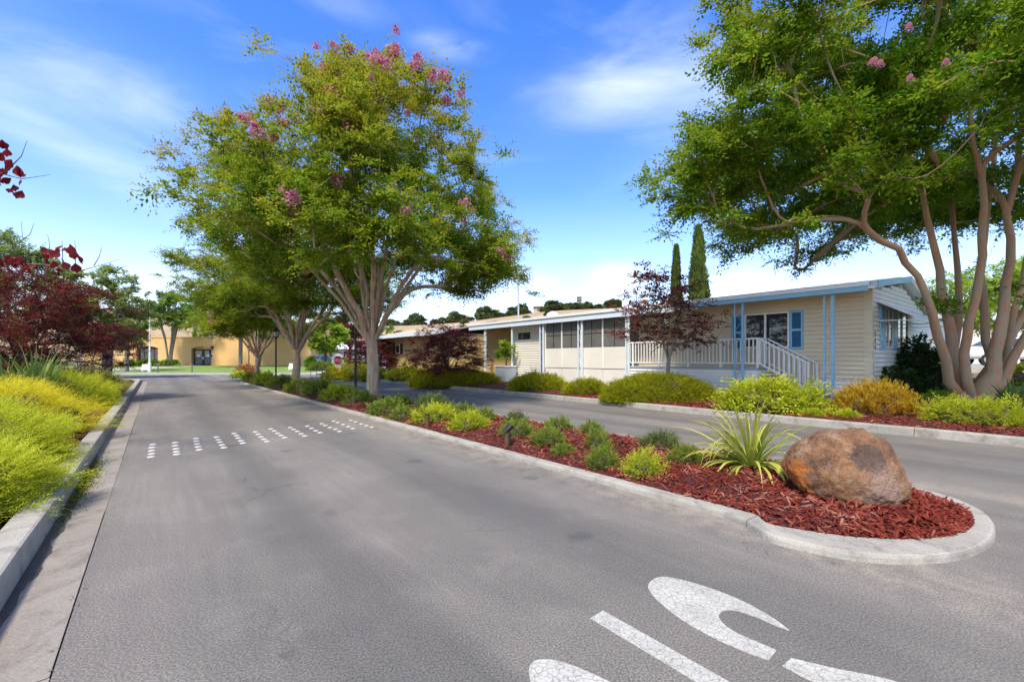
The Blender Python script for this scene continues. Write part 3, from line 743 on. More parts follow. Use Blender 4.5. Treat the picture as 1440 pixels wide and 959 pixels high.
def core(bm):
    pr = [(PW+.045, GB-.2), (PW+6.6, GB-.2), (PW+6.6, 2.85), (PW+3.13, 3.66), (PW+.045, 3.28)]
    a = [P(S0+.045, p, z) for p, z in pr]; b = P(S1-S0-.05, 0)
    prism(bm, a, b)
one('inner_shell', core, M['cream'], home)
def roofp(bm):
    pr = [(PW-.35, 3.30), (PW+3.13, 3.80), (PW+7.0, 2.86), (PW+7.0, 2.96), (PW+3.13, 3.92), (PW-.35, 3.42)]
    prism(bm, [P(S0-.22, p, z) for p, z in pr], P(S1-S0+.2, 0))
roof = one('roof', roofp, M['roof'], home)
def ribs(bm):
    for s in np.arange(S0, S1, 0.42):
        for (pa, za, pb, zb) in ((PW-.34, 3.425, PW+3.1, 3.92), (PW+3.2, 3.92, PW+6.95, 2.97)):
            hexa(bm, [P(s, pa, za-.01), P(s+.05, pa, za-.01), P(s+.05, pb, zb-.01), P(s, pb, zb-.01), P(s, pa, za+.03), P(s+.05, pa, za+.03), P(s+.05, pb, zb+.03), P(s, pb, zb+.03)])
one('roof_ribs', ribs, M['roof'], roof, kind='stuff')
def barge(bm):
    for (pa, za, pb, zb) in ((PW-.36, 3.27, PW+3.13, 3.77),): prism(bm, [P(S0-.25, pa, za), P(S0-.25, pb, zb), P(S0-.25, pb, zb+.17), P(S0-.25, pa, za+.17)], P(.028, 0))
one('gable_trim', barge, M['blue'], home)
one('gable_trim', lambda bm: prism(bm, [P(S0-.25, PW+3.135, 3.77), P(S0-.25, PW+7.0, 2.82), P(S0-.25, PW+7.0, 2.99), P(S0-.25, PW+3.135, 3.94)], P(.028, 0)), M['cream'], home)
# awning over the porch
SA = s_at(980, 14.05); SC = S0-.2
def awn(bm):
    prism(bm, [P(SC, 14.05, 3.22), P(SC, PW-.02, 3.34), P(SC, PW-.02, 3.29), P(SC, 14.05, 3.17)], P(SA-SC, 0))
awning = one('awning', awn, M['roof'], home)
one('fascia', lambda bm: sbox(bm, SC, SA, 14.0, 14.045, 3.115, 3.235), M['blue'], awning)
one('drip_edge', lambda bm: sbox(bm, SC, SA+.3, 13.97, 14.10, 3.24, 3.33), M['roof'], awning)
def awn_ribs(bm):
    for s in np.arange(SC+.1, SA, 0.33): hexa(bm, [P(s, 14.0, 3.33), P(s+.1, 14.0, 3.33), P(s+.1, PW-.3, 3.43), P(s, PW-.3, 3.43), P(s, 14.0, 3.365), P(s+.1, 14.0, 3.365), P(s+.1, PW-.3, 3.465), P(s, PW-.3, 3.465)])
one('awning_ribs', awn_ribs, M['roof'], awning, kind='stuff')
def awn2(bm): prism(bm, [P(SA+.01, 14.12, 3.16), P(SA+.01, PW, 3.27), P(SA+.01, PW, 3.23), P(SA+.01, 14.12, 3.10)], P(S1-SA, 0))
awning2 = one('awning', awn2, M['roof'], home); awning2['label'] = 'white awning over the screened porch'
one('fascia', lambda bm: sbox(bm, SA+.01, S1, 14.06, 14.115, 3.03, 3.25), M['paleblue'], awning2)
one('drip_edge', lambda bm: sbox(bm, SA+.31, S1, 14.02, 14.14, 3.255, 3.36), M['roof'], awning2)
# posts: pairs of slim tubes with lattice between
def post(px, pair=True, m='blue', wpx=2, gap=0.19, z0=None, flip=False):
    s = s_at(px, 14.18); zb = gz(*P(s, 14.2)[:2])-.03
    def f(bm):
        sbox(bm, s-.035, s+.035, 14.15, 14.21, zb, 3.12)
        if pair:
            sbox(bm, s+gap-.02, s+gap+.02, 14.15, 14.20, zb, 3.12)
            z = zb+.1; k = 0
            while z < 3.0:
                a, b = (s+.03, s+gap-.02) if k % 2 else (s+gap-.02, s+.03)
                prism(bm, [P(a, 14.172, z), P(b, 14.172, z+.22), P(b, 14.172, z+.234), P(a, 14.172, z+.014)], P(0, .012)); z += .24; k += 1
    return one('porch_post', f, M[m], home)
post(1171); post(1044.5, gap=.24)
post(937, False, 'paleblue'); 
post(884, True, 'paleblue', gap=.12); post(818.5, True, 'paleblue', gap=.22); post(764, True, 'paleblue', gap=.22); post(720, False, 'paleblue'); post(683, True, 'paleblue', gap=.10)
one('post_footing', lambda bm: sbox(bm, s_at(1180, 14.2), s_at(1152, 14.2), 14.0, 14.4, .2, .40), M['kerb'], home)
# picture window with shutters
def window_s(sa, sb, p, za, zb, parent, mull=(), fm='white', gm='glass', fw=0.05, dep=.05):
    def fr(bm):
        sbox(bm, sa, sb, p-dep, p+.01, za, za+fw); sbox(bm, sa, sb, p-dep, p+.01, zb-fw, zb)
        sbox(bm, sa, sa+fw, p-dep, p+.01, za+fw, zb-fw); sbox(bm, sb-fw, sb, p-dep, p+.01, za+fw, zb-fw)
        for q in mull: sbox(bm, q-fw*.6, q+fw*.6, p-dep+.003, p+.01, za+fw, zb-fw)
    wn = one('window', fr, M[fm], parent)
    e = [sa+fw]+list(mull)+[sb-fw]
    for a, b in zip(e[:-1], e[1:]): one('pane', lambda bm: sbox(bm, a+.005, b-.005, p-.022, p-.012, za+fw, zb-fw), M[gm], wn)
    return wn
def shutter_s(sa, sb, p, za, zb):
    fr = one('shutter', lambda bm: (sbox(bm, sa, sb, p-.034, p-.016, za, zb),), M['shutter'], home)
    def rails(bm):
        sbox(bm, sa, sa+.05, p-.05, p-.034, za, zb); sbox(bm, sb-.05, sb, p-.05, p-.034, za, zb)
        for z in (za, (za+zb)/2-.03, zb-.06): sbox(bm, sa+.05, sb-.05, p-.05, p-.034, z, z+.06)
    one('shutter_frame', rails, M['blue'], fr)
    def lv(bm):
        for z in np.arange(za+.07, zb-.08, .045):
            if abs(z-(za+zb)/2) > .05: hexa(bm, [P(sa+.05, p-.047, z), P(sa+.05, p-.034, z+.02), P(sb-.05, p-.034, z+.02), P(sb-.05, p-.047, z), P(sa+.05, p-.047, z+.008), P(sa+.05, p-.034, z+.028), P(sb-.05, p-.034, z+.028), P(sb-.05, p-.047, z+.008)])
    one('louvres', lv, M['shutter'], fr, kind='stuff')
wz0, wz1 = z_at(1100, 489, PW), z_at(1080, 440, PW)
window_s(s_at(1111, PW), s_at(1048, PW), PW-.014, wz0, wz1, home, [s_at(1077, PW)])
shutter_s(s_at(1130, PW), s_at(1112, PW), PW-.01, z_at(1120, 491, PW), z_at(1120, 437, PW))
shutter_s(s_at(1047, PW), s_at(1030, PW), PW-.01, z_at(1120, 491, PW), z_at(1120, 437, PW))
# end wall window, shutters, metal awning, house number
def window_end(pa, pb, za, zb, mull=()):
    fw = .05
    def fr(bm):
        sbox(bm, S0-.06, S0+.01, pa, pb, za, za+fw); sbox(bm, S0-.06, S0+.01, pa, pb, zb-fw, zb)
        sbox(bm, S0-.06, S0+.01, pa, pa+fw, za+fw, zb-fw); sbox(bm, S0-.06, S0+.01, pb-fw, pb, za+fw, zb-fw)
        for q in mull: sbox(bm, S0-.058, S0+.01, q-.03, q+.03, za+fw, zb-fw)
    wn = one('window', fr, M['white'], home)
    e = [pa+fw]+list(mull)+[pb-fw]
    for a, b in zip(e[:-1], e[1:]): one('pane', lambda bm: sbox(bm, S0-.03, S0-.018, a+.005, b-.005, za+fw, zb-fw), M['glass'], wn)
window_end(PW+1.13, PW+1.94, 1.72, 2.85, [PW+1.5]); window_end(PW+2.42, PW+3.7, 1.72, 2.85, [PW+3.0])
for a, b in ((.70, 1.12), (1.95, 2.41)):
    sh = one('shutter', lambda bm: sbox(bm, S0-.05, S0-.015, PW+a, PW+b, 1.68, 2.88), M['blue'], home)
    def lv2(bm):
        for z in np.arange(1.75, 2.8, .05): sbox(bm, S0-.066, S0-.05, PW+a+.05, PW+b-.05, z, z+.03)
    one('louvres', lv2, M['blue'], sh, kind='stuff')
def wawn(bm):
    n = 26; a0, a1 = PW+.45, PW+4.6
    for i in range(n):
        a = a0+(a1-a0)*i/n; b = a+(a1-a0)/n*.86
        hexa(bm, [P(S0-.95, a, 2.42), P(S0-.95, b, 2.42), P(S0-.02, b, 2.96), P(S0-.02, a, 2.96), P(S0-.95, a, 2.445), P(S0-.95, b, 2.445), P(S0-.02, b, 2.985), P(S0-.02, a, 2.985)])
    prism(bm, [P(S0-.94, a0, 2.435), P(S0-.03, a0, 2.965), P(S0-.03, a1, 2.965), P(S0-.94, a1, 2.435)], (0, 0, -.012))
    sbox(bm, S0-.97, S0-.95, a0, a1, 2.36, 2.45)
    for q in (a0, (a0+a1)/2, a1): tube(bm, [P(S0-.93, q, 2.42), P(S0-.02, q, 2.45)], .012, 5)
one('window_awning', wawn, M['roof'], home)
def num(t, z):
    x, y, _ = P(S0-.042, PW+.19); text_mesh('house_number', t, 0.17, 0.006, M['frame_dark'], home, (x, y, z), (R(90), 0, math.atan2(W[1], W[0])))
num('2', 2.02); num('2', 1.84); num('7', 1.66)
# porch deck, railing, steps
DZ = 1.14
sd0, sd1 = s_at(1065, PF), s_at(882, PF)
deck = one('porch_deck', lambda bm: sbox(bm, sd0, sd1, PF-.02, PW-.06, DZ-.06, DZ), M['greywood'], home)
one('deck_skirting', lambda bm: (lap_wall(bm, sd0, sd1, PF+.02, GB-.1, DZ-.07, .11), sbox(bm, sd0-.012, sd0+.0, PF+.01, PW-.06, GB-.1, DZ-.065)), M['sidingw'], deck, kind='stuff')
rail = one('railing', lambda bm: (sbox(bm, sd0, sd1, PF-.01, PF+.05, 2.0, 2.05), sbox(bm, sd0, sd1, PF, PF+.04, 1.25, 1.29)), M['white'], home)
nb = int((sd1-sd0)/0.125); b0 = None
for i in range(nb+1):
    s = sd0+(sd1-sd0)*i/nb
    if i % 9 == 0:
        one('rail_post', lambda bm: sbox(bm, s-.03, s+.03, PF-.005, PF+.048, DZ, 2.0), M['white'], rail); continue
    if b0 is None:
        b0 = one('baluster', lambda bm: sbox(bm, -.017, .017, 0, .03, 1.29, 2.0), M['white'], rail); q = b0
    else: q = share(b0, rail)
    q.location = P(s, PF+.005)
for k in range(7):
    q = share(b0, rail); q.location = P(sd0, PF+.06+k*.09)
one('rail_return', lambda bm: sbox(bm, sd0-.02, sd0+.03, PF+.05, PF+.62, 2.0, 2.05), M['white'], rail); one('rail_return', lambda bm: sbox(bm, sd0-.01, sd0+.02, PF+.05, PF+.62, 1.25, 1.29), M['white'], rail)
nst = 4
for i in range(nst):
    zt = DZ-(i+1)*(DZ-.36)/(nst+.5); a = sd0-.02-i*.30
    one('step', lambda bm: sbox(bm, a-.33, a-.012, PF+.1, PW-.1, zt-.05, zt), M['white'], home)
def stair_rail(p):
    n = 10; sE = sd0-1.35
    def f(bm):
        for dz in (0.0, -.74):
            prism(bm, [P(sd0-.02, p, 2.0+dz), P(sE, p, 1.26+dz), P(sE, p, 1.31+dz), P(sd0-.02, p, 2.05+dz)], P(0, .045))
    r = one('stair_railing', f, M['white'], home)
    for i in range(n):
        t = (i+.4)/n; s = sd0+(sE-sd0)*t
        q = share(b0, r); q.location = P(s, p+.007, -.74*t-.02)
    one('rail_post', lambda bm: sbox(bm, sE-.025, sE+.025, p, p+.045, .33, 1.31), M['white'], r)
stair_rail(PF+.03); stair_rail(PW-.14)
# screened porch
s7, s8 = s_at(881, PF), s_at(767, PF)
zsill = 1.92; zbot = 1.02
bays = [s_at(q, PF) for q in (881, 847.5, 817, 790, 767)]
for a, b in zip(bays[:-1], bays[1:]):
    one('porch_panel', lambda bm: sbox(bm, a+.012, b-.012, PF, PF+.04, zbot, zsill-.03), M['cream'], home)
    one('porch_panel', lambda bm: sbox(bm, a+.012, b-.012, PF+.01, PF+.05, GB-.1, zbot-.03), M['cream'], home)
    sc = one('porch_screen', lambda bm: sbox(bm, a+.03, b-.03, PF+.012, PF+.03, zsill, 3.05), M['screen'], home)
    m_ = (a+b)/2
    one('screen_bar', lambda bm: (sbox(bm, m_-.015, m_+.015, PF+.0, PF+.011, zsill, 3.05), sbox(bm, a+.03, b-.03, PF+.004, PF+.0115, 2.46, 2.485)), M['dark'], sc)
one('porch_frame', lambda bm: [sbox(bm, s-.03, s+.03, PF-.014, PF+.045, zbot, 3.06) for s in bays], M['white'], home)
one('porch_backing', lambda bm: sbox(bm, s7+.02, s8-.02, PF+.06, PW, GB-.1, 3.08), M['screen'], home)
# storage wall with the little window, ochre recess beyond it
sa, sb = s_at(760, PF+.25), s_at(722, PF+.25)
one('storage_wall', lambda bm: (lap_wall(bm, sa, sb, PF+.25, GB-.1, 3.1, .115), sbox(bm, sb, sb+.04, PF+.22, PW+.1, GB-.1, 3.1)), M['cream'], home, kind='stuff')
window_s(s_at(746, PF+.25), s_at(730, PF+.25), PF+.24, z_at(738, 477, PF+.25), z_at(738, 468, PF+.25), home, [s_at(738, PF+.25)], 'frame_dark')
one('recessed_wall', lambda bm: lap_wall(bm, sb+.05, S1-.02, PW+.02, GB-.1, 3.1, .115), M['ochre'], home, kind='stuff')
one('vent_cap', lambda bm: (tube(bm, [P(s_at(777, PW+2), PW+2, 3.5+q) for q in (0, .28, .38, .46, .52)], [.34, .34, .30, .18, .03], 14),), M['roof'], home)
one('vent_pipe', lambda bm: tube(bm, [P(s_at(729, PW+2), PW+2, 3.6), P(s_at(729, PW+2), PW+2, 5.7)], .05, 8), M['greywood'], home)

# planter and clipped citrus by the storage wall
ps = s_at(713, 14.0)
pl = root_of('planter_box', 'grey blue planter box under the clipped round tree by the storage wall', 'planter')
one('box_side', lambda bm: sbox(bm, ps-.35, ps+.45, 13.6, 14.3, .25, 1.02), M['greywood'], pl)
one('box_rim', lambda bm: (sbox(bm, ps-.38, ps+.48, 13.57, 14.33, 1.02, 1.07),), M['white'], pl)

# ------------------------------------------------------------------ yellow home beyond
PH = 15.3
yh = root_of('mobile_home', 'yellow ochre mobile home with a tan roof and dark shutters behind the dark maple', 'house')
ya, yb = s_at(596, PH), s_at(545, PH)
ya2 = s_at(640, PH)
one('wall', lambda bm: sbox(bm, ya2, yb, PH, PH+6, .2, 3.1), M['ochre'], yh)
def yroof(bm): prism(bm, [P(ya2-.3, PH-.9, 3.1), P(ya2-.3, PH+3, 3.95), P(ya2-.3, PH+6.5, 3.1), P(ya2-.3, PH+6.5, 3.2), P(ya2-.3, PH+3, 4.07), P(ya2-.3, PH-.9, 3.22)], P(yb-ya2+1.2, 0))
one('roof', yroof, M['tanroof'], yh)
one('fascia', lambda bm: sbox(bm, ya2-.3, yb+.9, PH-.95, PH-.905, 3.04, 3.24), M['paleblue'], yh)
wn = window_s(s_at(563, PH), s_at(557, PH), PH-.01, z_at(560, 497, PH), z_at(560, 484, PH), yh, [], 'white', 'glass')
for a, b in ((566.5, 563.5), (556.6, 553.5)): one('shutter', lambda bm: sbox(bm, s_at(a, PH), s_at(b, PH), PH-.05, PH-.012, z_at(560, 498, PH), z_at(560, 483, PH)), M['frame_dark'], yh)
one('downpipe', lambda bm: sbox(bm, s_at(545.5, PH-.06), s_at(543.8, PH-.06), PH-.09, PH-.01, .3, 3.1), M['white'], yh)

# ------------------------------------------------------------------ clubhouse
CY = 64.0
def cx(px, y=CY): return (px-CX)/F*y
def cz(py, y=CY): return H+(HOR-py)/F*y
club = root_of('clubhouse', 'apricot stucco clubhouse with arched openings across the end of the drive', 'building')
def arch(xa, xb, zs, rise, n=14): return [(xa+(xb-xa)*i/n, zs+rise*math.sin(math.pi*i/n)**.8) for i in range(n+1)]
zb, zt = .3, cz(475)
ops = [(cx(192), cx(222), cz(512), cz(489.5), .28), (cx(269), cx(297), .45, cz(490.5), .32)]
def cwall(bm):
    x = cx(120)
    for xa, xb, z0, zs, rise in ops+[(cx(304), None, 0, 0, 0)]:
        box(bm, x, xa, CY, CY+.7, zb, zt)
        if xb is None: break
        pts = [(px_, CY, z_) for px_, z_ in arch(xa, xb, zs, rise)]
        prism(bm, pts+[(xb, CY, zt), (xa, CY, zt)], (0, .7, 0))
        if z0 > zb+.2: box(bm, xa, xb, CY+.003, CY+.7, zb, z0)
        x = xb
one('wall', cwall, M['stucco'], club)
one('parapet_cap', lambda bm: box(bm, cx(120), cx(304), CY-.08, CY+.8, zt, zt+.12), M['stucco'], club)
one('tall_wall', lambda bm: prism(bm, [(cx(300), CY-.6, zb), (cx(440), CY-.6, zb), (cx(440), CY-.6, cz(459)), (cx(326), CY-.6, cz(461)), (cx(309), CY-.6, cz(470)), (cx(306.5), CY-.6, cz(478))], (0, 9, 0)), M['stucco'], club)
one('rear_mass', lambda bm: box(bm, cx(120), cx(300), CY+1.2, CY+12, zb, zt-.2), M['stucco'], club)
xa, xb, z0, zs, rise = ops[0]
wf = one('window', lambda bm: [box(bm, xa, xb, CY+.35, CY+.42, zs-.12, zs), box(bm, xa, xb, CY+.35, CY+.42, z0, z0+.1)]+[box(bm, q-.06, q+.06, CY+.35, CY+.42, z0, zs) for q in np.linspace(xa+.06, xb-.06, 5)], M['frame_dark'], club)
for i in range(4):
    q = np.linspace(xa+.06, xb-.06, 5); one('pane', lambda bm: box(bm, q[i]+.07, q[i+1]-.07, CY+.38, CY+.40, z0+.1, zs-.12), M['glass'], wf)
one('window_head', lambda bm: prism(bm, [(a, CY+.45, b) for a, b in arch(xa, xb, zs, rise)], (0, .05, 0)), M['frame_dark'], wf)
xa, xb, z0, zs, rise = ops[1]
one('door_head', lambda bm: prism(bm, [(a, CY+.45, b) for a, b in arch(xa, xb, zs-.02, rise)], (0, .05, 0)), M['stucco'], club)
xm = (xa+xb)/2
for a, b in ((xa+.1, xm), (xm, xb-.1)):
    def leafd(bm):
        box(bm, a+.01, a+.18, CY+.40, CY+.46, .5, zs-.06); box(bm, b-.18, b-.01, CY+.40, CY+.46, .5, zs-.06)
        for z in (.5, 1.55, zs-.26): box(bm, a+.18, b-.18, CY+.40, CY+.46, z, z+.2 if z != 1.55 else z+.1)
    dl = one('door', leafd, M['frame_dark'], club)
    one('pane', lambda bm: box(bm, a+.18, b-.18, CY+.42, CY+.44, .7, 1.55), M['screen'], dl)
    one('pane', lambda bm: box(bm, a+.18, b-.18, CY+.42, CY+.44, 1.65, zs-.26), M['glass'], dl)
    one('door_notice', lambda bm: box(bm, (a+b)/2-.16, (a+b)/2+.16, CY+.40, CY+.415, 1.72, 2.05), M['signwhite'], dl)
    one('handle', lambda bm: box(bm, (b-.13 if a < xm-.2 else a+.06), (b-.06 if a < xm-.2 else a+.13), CY+.34, CY+.40, 1.35, 1.7), M['rim'], dl)
one('wall_lamp', lambda bm: (box(bm, cx(297.5), cx(303), CY-.35, CY-.002, cz(488.5), cz(486.8)), box(bm, cx(298.5), cx(302), CY-.28, CY-.05, cz(491), cz(488.6))), M['frame_dark'], club)
one('letter_box', lambda bm: box(bm, cx(297.5), cx(301), CY-.25, CY-.002, cz(501.5), cz(499)), M['frame_dark'], club)
one('sign_plate', lambda bm: box(bm, cx(297), cx(302), CY-.06, CY-.001, cz(498.6), cz(496.6)), M['signwhite'], club)

# other homes at the end of the drive
def small_house(label, x0, x1, y, z0, zt, ridge, wallm, roofm, wins, dep=8):
    r = root_of('house', label, 'house')
    one('wall', lambda bm: box(bm, x0, x1, y, y+dep, z0, zt), wallm, r)
    one('roof', lambda bm: prism(bm, [(x0-.4, y-.5, zt), (x0-.4, y+dep/2, ridge), (x0-.4, y+dep+.5, zt), (x0-.4, y+dep+.5, zt+.12), (x0-.4, y+dep/2, ridge+.15), (x0-.4, y-.5, zt+.12)], (x1-x0+.8, 0, 0)), roofm, r)
    for a, b, c, d in wins:
        wn = one('window', lambda bm: (box(bm, a-.1, b+.1, y-.06, y+.01, c-.1, c), box(bm, a-.1, b+.1, y-.06, y+.01, d, d+.1), box(bm, a-.1, a, y-.06, y+.01, c, d), box(bm, b, b+.1, y-.06, y+.01, c, d), box(bm, (a+b)/2-.03, (a+b)/2+.03, y-.05, y+.01, c, d)), M['white'], r)
        one('pane', lambda bm: box(bm, a, b, y-.03, y-.015, c, d), M['glass'], wn)
    return r
M['brown'] = mat('brown_wall', (0.16, 0.11, 0.09), None, 1, 0.8)
M['palehouse'] = mat('pale_blue_wall', (0.58, 0.62, 0.64), None, 1, 0.7)
yy = 72
small_house('small brown house with one white framed window left of the lime green tree', cx(433, yy), cx(452, yy), yy, .4, cz(492, yy), cz(486, yy), M['brown'], M['tanroof'], [(cx(438, yy), cx(446, yy), cz(505, yy), cz(496, yy))])
yy = 70
small_house('pale blue grey house half hidden behind the stop sign', cx(457, yy), cx(522, yy), yy, .4, cz(491, yy), cz(481, yy), M['palehouse'], M['roof'], [(cx(461, yy), cx(467, yy), cz(502, yy), cz(492.5, yy)), (cx(483, yy), cx(490, yy), cz(502, yy), cz(494, yy))])
yy = 40
small_house('beige neighbouring house seen between the stems of the big tree', cx(1345, yy), cx(1500, yy), yy, .6, cz(452, yy), cz(436, yy), M['cream'], M['roof'], [(cx(1387, yy), cx(1398, yy), cz(496, yy), cz(466, yy)), (cx(1412, yy), cx(1430, yy), cz(492, yy), cz(462, yy))])
for px, lab in ((857, 'tan house on the hill crest right of the brick tower'), (757, 'small tan house on the hill between ridge pines'), (652, 'low brown house on the hill at the left end of the ridge pines')):
    y = HY-4; x = cx(px, y); zz = hill_z(x, y)
    small_house(lab, x-2.2, x+2.2, y, zz-1, zz+2.6, zz+3.8, M['tanroof'] if px != 652 else M['brown'], M['brown'], [(x-.8, x+.8, zz+.8, zz+1.9)], 6)
def tower():
    y = HY-2; x = cx(815, y); zz = hill_z(x, y); zt_ = cz(418, y)
    r = root_of('tower', 'slim banded tower standing on the dry hill crest', 'tower')
    one('shaft', lambda bm: box(bm, x-1.0, x+1.0, y, y+2, zz-1, zt_-.4), M['tanroof'], r)
    for k in range(4):
        z = zz+2+(zt_-zz-2.6)*k/3; one('band', lambda bm: box(bm, x-1.3, x+1.3, y-.3, y+2.3, z, z+.9), M['brown'], r)
tower()

# ------------------------------------------------------------------ trees
def dome_env(center, a, b_up, b_lo, noise_seed=0, inner=0.35, power=0.5, up_bias=0.15):
    """clump centres in a dome: radius a across, b_up above and b_lo below the centre"""
    def f(rng):
        d = unit(rng.normal(size=3)+np.array((0, 0, up_bias)))
        r = (inner+(1-inner)*rng.random()**power)
        w_ = 1+0.13*noise.noise(Vector((d[0]*2.1+noise_seed, d[1]*2.1, d[2]*2.1)))+0.10*noise.noise(Vector((d[0]*5+noise_seed, d[1]*5, d[2]*5)))
        return np.array(center)+d*np.array((a, a, b_up if d[2] > 0 else b_lo))*r*w_, (0.5*max(0, d[2])+0.5)*max(0, r-.5)*1.5
    return f
def tree_meshes(rng, sk, T, tip, barkm, leafm, per, sig, L, Wd, base_r, tip_r=.008, power=.45, flat=.6, droop=.25, up=.25, extra=None):
    attach(sk, T, rng, up)
    tm, rad = skeleton_mesh('trunk', sk, barkm, tip_r, power, base_r)
    cen = np.array(T).mean(0)-np.array((0, 0, 1.0))
    V, Q, a = leaves_at(T, tip, per, rng, sig, L, Wd, droop, flat, cen)
    lm = npmesh('crown', V, Q, [leafm], attr=a)
    return tm, lm
def place_tree(name, label, cat, tm, lm, loc, group=None, rz=0, sc=1.0):
    r = root_of(name, label, cat, loc, group, rz); r.scale = (sc,)*3 if not hasattr(sc, '__len__') else sc
    mobj('trunk', tm, r); mobj('crown', lm, r)
    return r
# --- median crape myrtles: one trunk, a vase of limbs, a broad dome with pink panicles
rng = np.random.default_rng(7)
sk = Skeleton()
k = sk.add((0, 0, -.1), -1)
for z in (.25, .6, 1.0, 1.4, 1.75): k = sk.add((0.03*math.sin(z*2), 0.02*math.cos(z*3), z), k)
sk.cap = [(0, .23), (.3, .19), (1.75, .165), (2.1, .12), (3, .085), (5, .055), (9, .025)]
for i in range(16):
    az = 2*math.pi*i/16*3+rng.uniform(-.2, .2); rr = rng.uniform(2.0, 3.3); zt_ = rng.uniform(5.0, 6.6)
    if i % 3 == 0: rr *= .45; zt_ += 1.2
    e = np.array((rr*math.cos(az), rr*math.sin(az), zt_)); a = np.array(sk.pos[k]); c = np.array((e[0]*.30, e[1]*.30, 3.3))
    sk.path(bez(a, c, e, 8)+rng.normal(size=(8, 3))*.04, k, (.062, .022))
T, tip = crown_points(190, 12, dome_env((0, 0, 4.9), 4.85, 4.55, 1.5, 5.7, .25, .45), rng, .42)
extra = []
for (x, y, z) in ((-1.5, 0, 9.6), (1.5, -.3, 9.4), (-5.1, 0.6, 6.6), (4.8, 0, 5.6), (5.0, .3, 4.1), (-3.8, -.5, 7.6), (3.0, 0, 8.4), (-2.6, .2, 8.5)):
    extra.append(np.array((x, y, z))+rng.normal(size=(9, 3))*np.array((.25, .25, .35)))
T = np.concatenate([T]+extra); tip = np.concatenate([tip, np.full(9*len(extra), .75)])
keep = ~((T[:, 2] < 3.5) | ((np.hypot(T[:, 0], T[:, 1]) < 2.6) & (T[:, 2] < 4.6))); T, tip = T[keep], tip[keep]
tmA, lmA = tree_meshes(rng, sk, T, tip, M['bark_pale'], G['myrtle'], 112, .27, .10, .05, .215, .006, .56)
def panicle_mesh(seed):
    r2 = np.random.default_rng(seed); n = 170
    t = r2.random(n); C = tri_sphere(n, r2)*(0.14*(1-t*.75))[:, None]; C[:, 2] = t*.28-.06+C[:, 2]*.7
    V, Q = leaf_quads(C*np.array((1.25, 1.25, 1)), tri_sphere(n, r2), tri_sphere(n, r2), .055, .05, .15)
    return npmesh('flower_panicle', V, Q, [G['pink']])
PAN = [panicle_mesh(i) for i in range(3)]
def panicles(root, T, n, rng, facing):
    d = T-T.mean(0); score = d[:, 2]*.9+d@np.array(facing)*1.5+rng.normal(size=len(T))*2.0+np.linalg.norm(d, axis=1)*.9
    seeds = np.argsort(-score)[:60]; rng.shuffle(seeds)
    cnt = 0
    for s_ in seeds:
        for _ in range(int(rng.integers(1, 5))):
            o = mobj('flower_panicle', PAN[int(rng.integers(3))], root)
            dd = unit(d[s_])
            o.location = T[s_]+dd*.16+rng.normal(size=3)*.20; o.rotation_euler = (rng.uniform(-1.3, 1.3), rng.uniform(-1.3, 1.3), rng.uniform(0, 6)); o.scale = (rng.uniform(.5, 1.05),)*3; o['kind'] = 'stuff'
            cnt += 1
            if cnt >= n: return
x, y, z = gpt(523, 562)
t1 = place_tree('crape_myrtle', 'broad pink flowering crape myrtle, nearest of the median trees, by the tall lamp post', 'tree', tmA, lmA, (x, y, z), 'crape myrtles along the median', R(20))
panicles(t1, T, 70, rng, (0.15, -.95, .2))
t1.scale = (1.0, 1.0, 1.0)
T1 = T
x, y, z = P(23.4, 5.3, .17)
t2 = place_tree('crape_myrtle', 'second crape myrtle in the median, just behind the strap leaf clump', 'tree', tmA, lmA, (x, y, z), 'crape myrtles along the median', R(150), (.98, .98, .90))
panicles(t2, T, 26, rng, (-.6, .75, .2))
x, y, z = P(32.0, 5.0, .15)
t3 = place_tree('crape_myrtle', 'farthest crape myrtle at the far tip of the median by the orange shrub', 'tree', tmA, lmA, (x, y, z), 'crape myrtles along the median', R(265), (.78, .78, .74))
panicles(t3, T, 22, rng, (.9, .2, .2))

# --- broad many-stemmed tree at the right
rng = np.random.default_rng(21)
bx, by, bz = gpt(1380, 563, .40)
sk = Skeleton()
k0 = sk.add((0, 0, -.15), -1)
k0 = sk.add((0, 0, .12), k0)
stems = [([(1345, 560), (1327, 505), (1310, 440), (1292, 390), (1262, 350), (1215, 325)], -.5), ([(1352, 560), (1338, 500), (1332, 440), (1320, 380), (1303, 300), (1275, 200)], .3),
 ([(1362, 560), (1358, 500), (1363, 450), (1378, 390), (1385, 330), (1380, 250), (1368, 150)], -.6), ([(1372, 560), (1390, 510), (1387, 440), (1382, 380), (1388, 300), (1402, 190)], .5),
 ([(1380, 560), (1400, 520), (1401, 470), (1410, 420), (1422, 370), (1418, 300), (1432, 190)], -.3), ([(1386, 560), (1412, 505), (1424, 450), (1440, 400), (1452, 320), (1475, 200)], .6),
 ([(1390, 560), (1425, 505), (1458, 450), (1500, 390), (1560, 320)], -.2), ([(1366, 560), (1345, 490), (1352, 430), (1345, 330), (1335, 230)], 1.2), ([(1375, 560), (1420, 480), (1445, 430), (1480, 330), (1490, 220)], 1.4)]
for pts, dep in stems:
    k = k0; prev = None
    arr = []
    for i, (a, b) in enumerate(pts):
        t = i/(len(pts)-1); Y = by+dep*t**1.2*1.8+.10*np.sign(dep)
        arr.append(((a-CX)/F*Y-bx, Y-by, H-(b-HOR)/F*Y-bz))
    arr = np.array(arr)
    out = []
    for i in range(len(arr)-1):
        for q in (.5, 1.0): out.append(arr[i]*(1-q)+arr[i+1]*q)
    k1 = sk.add(arr[0]*np.array((.8, .8, 1)), k0, .12)
    sk.path(np.array(out)+rng.normal(size=(len(out), 3))*.035, k1, (.105, .042))
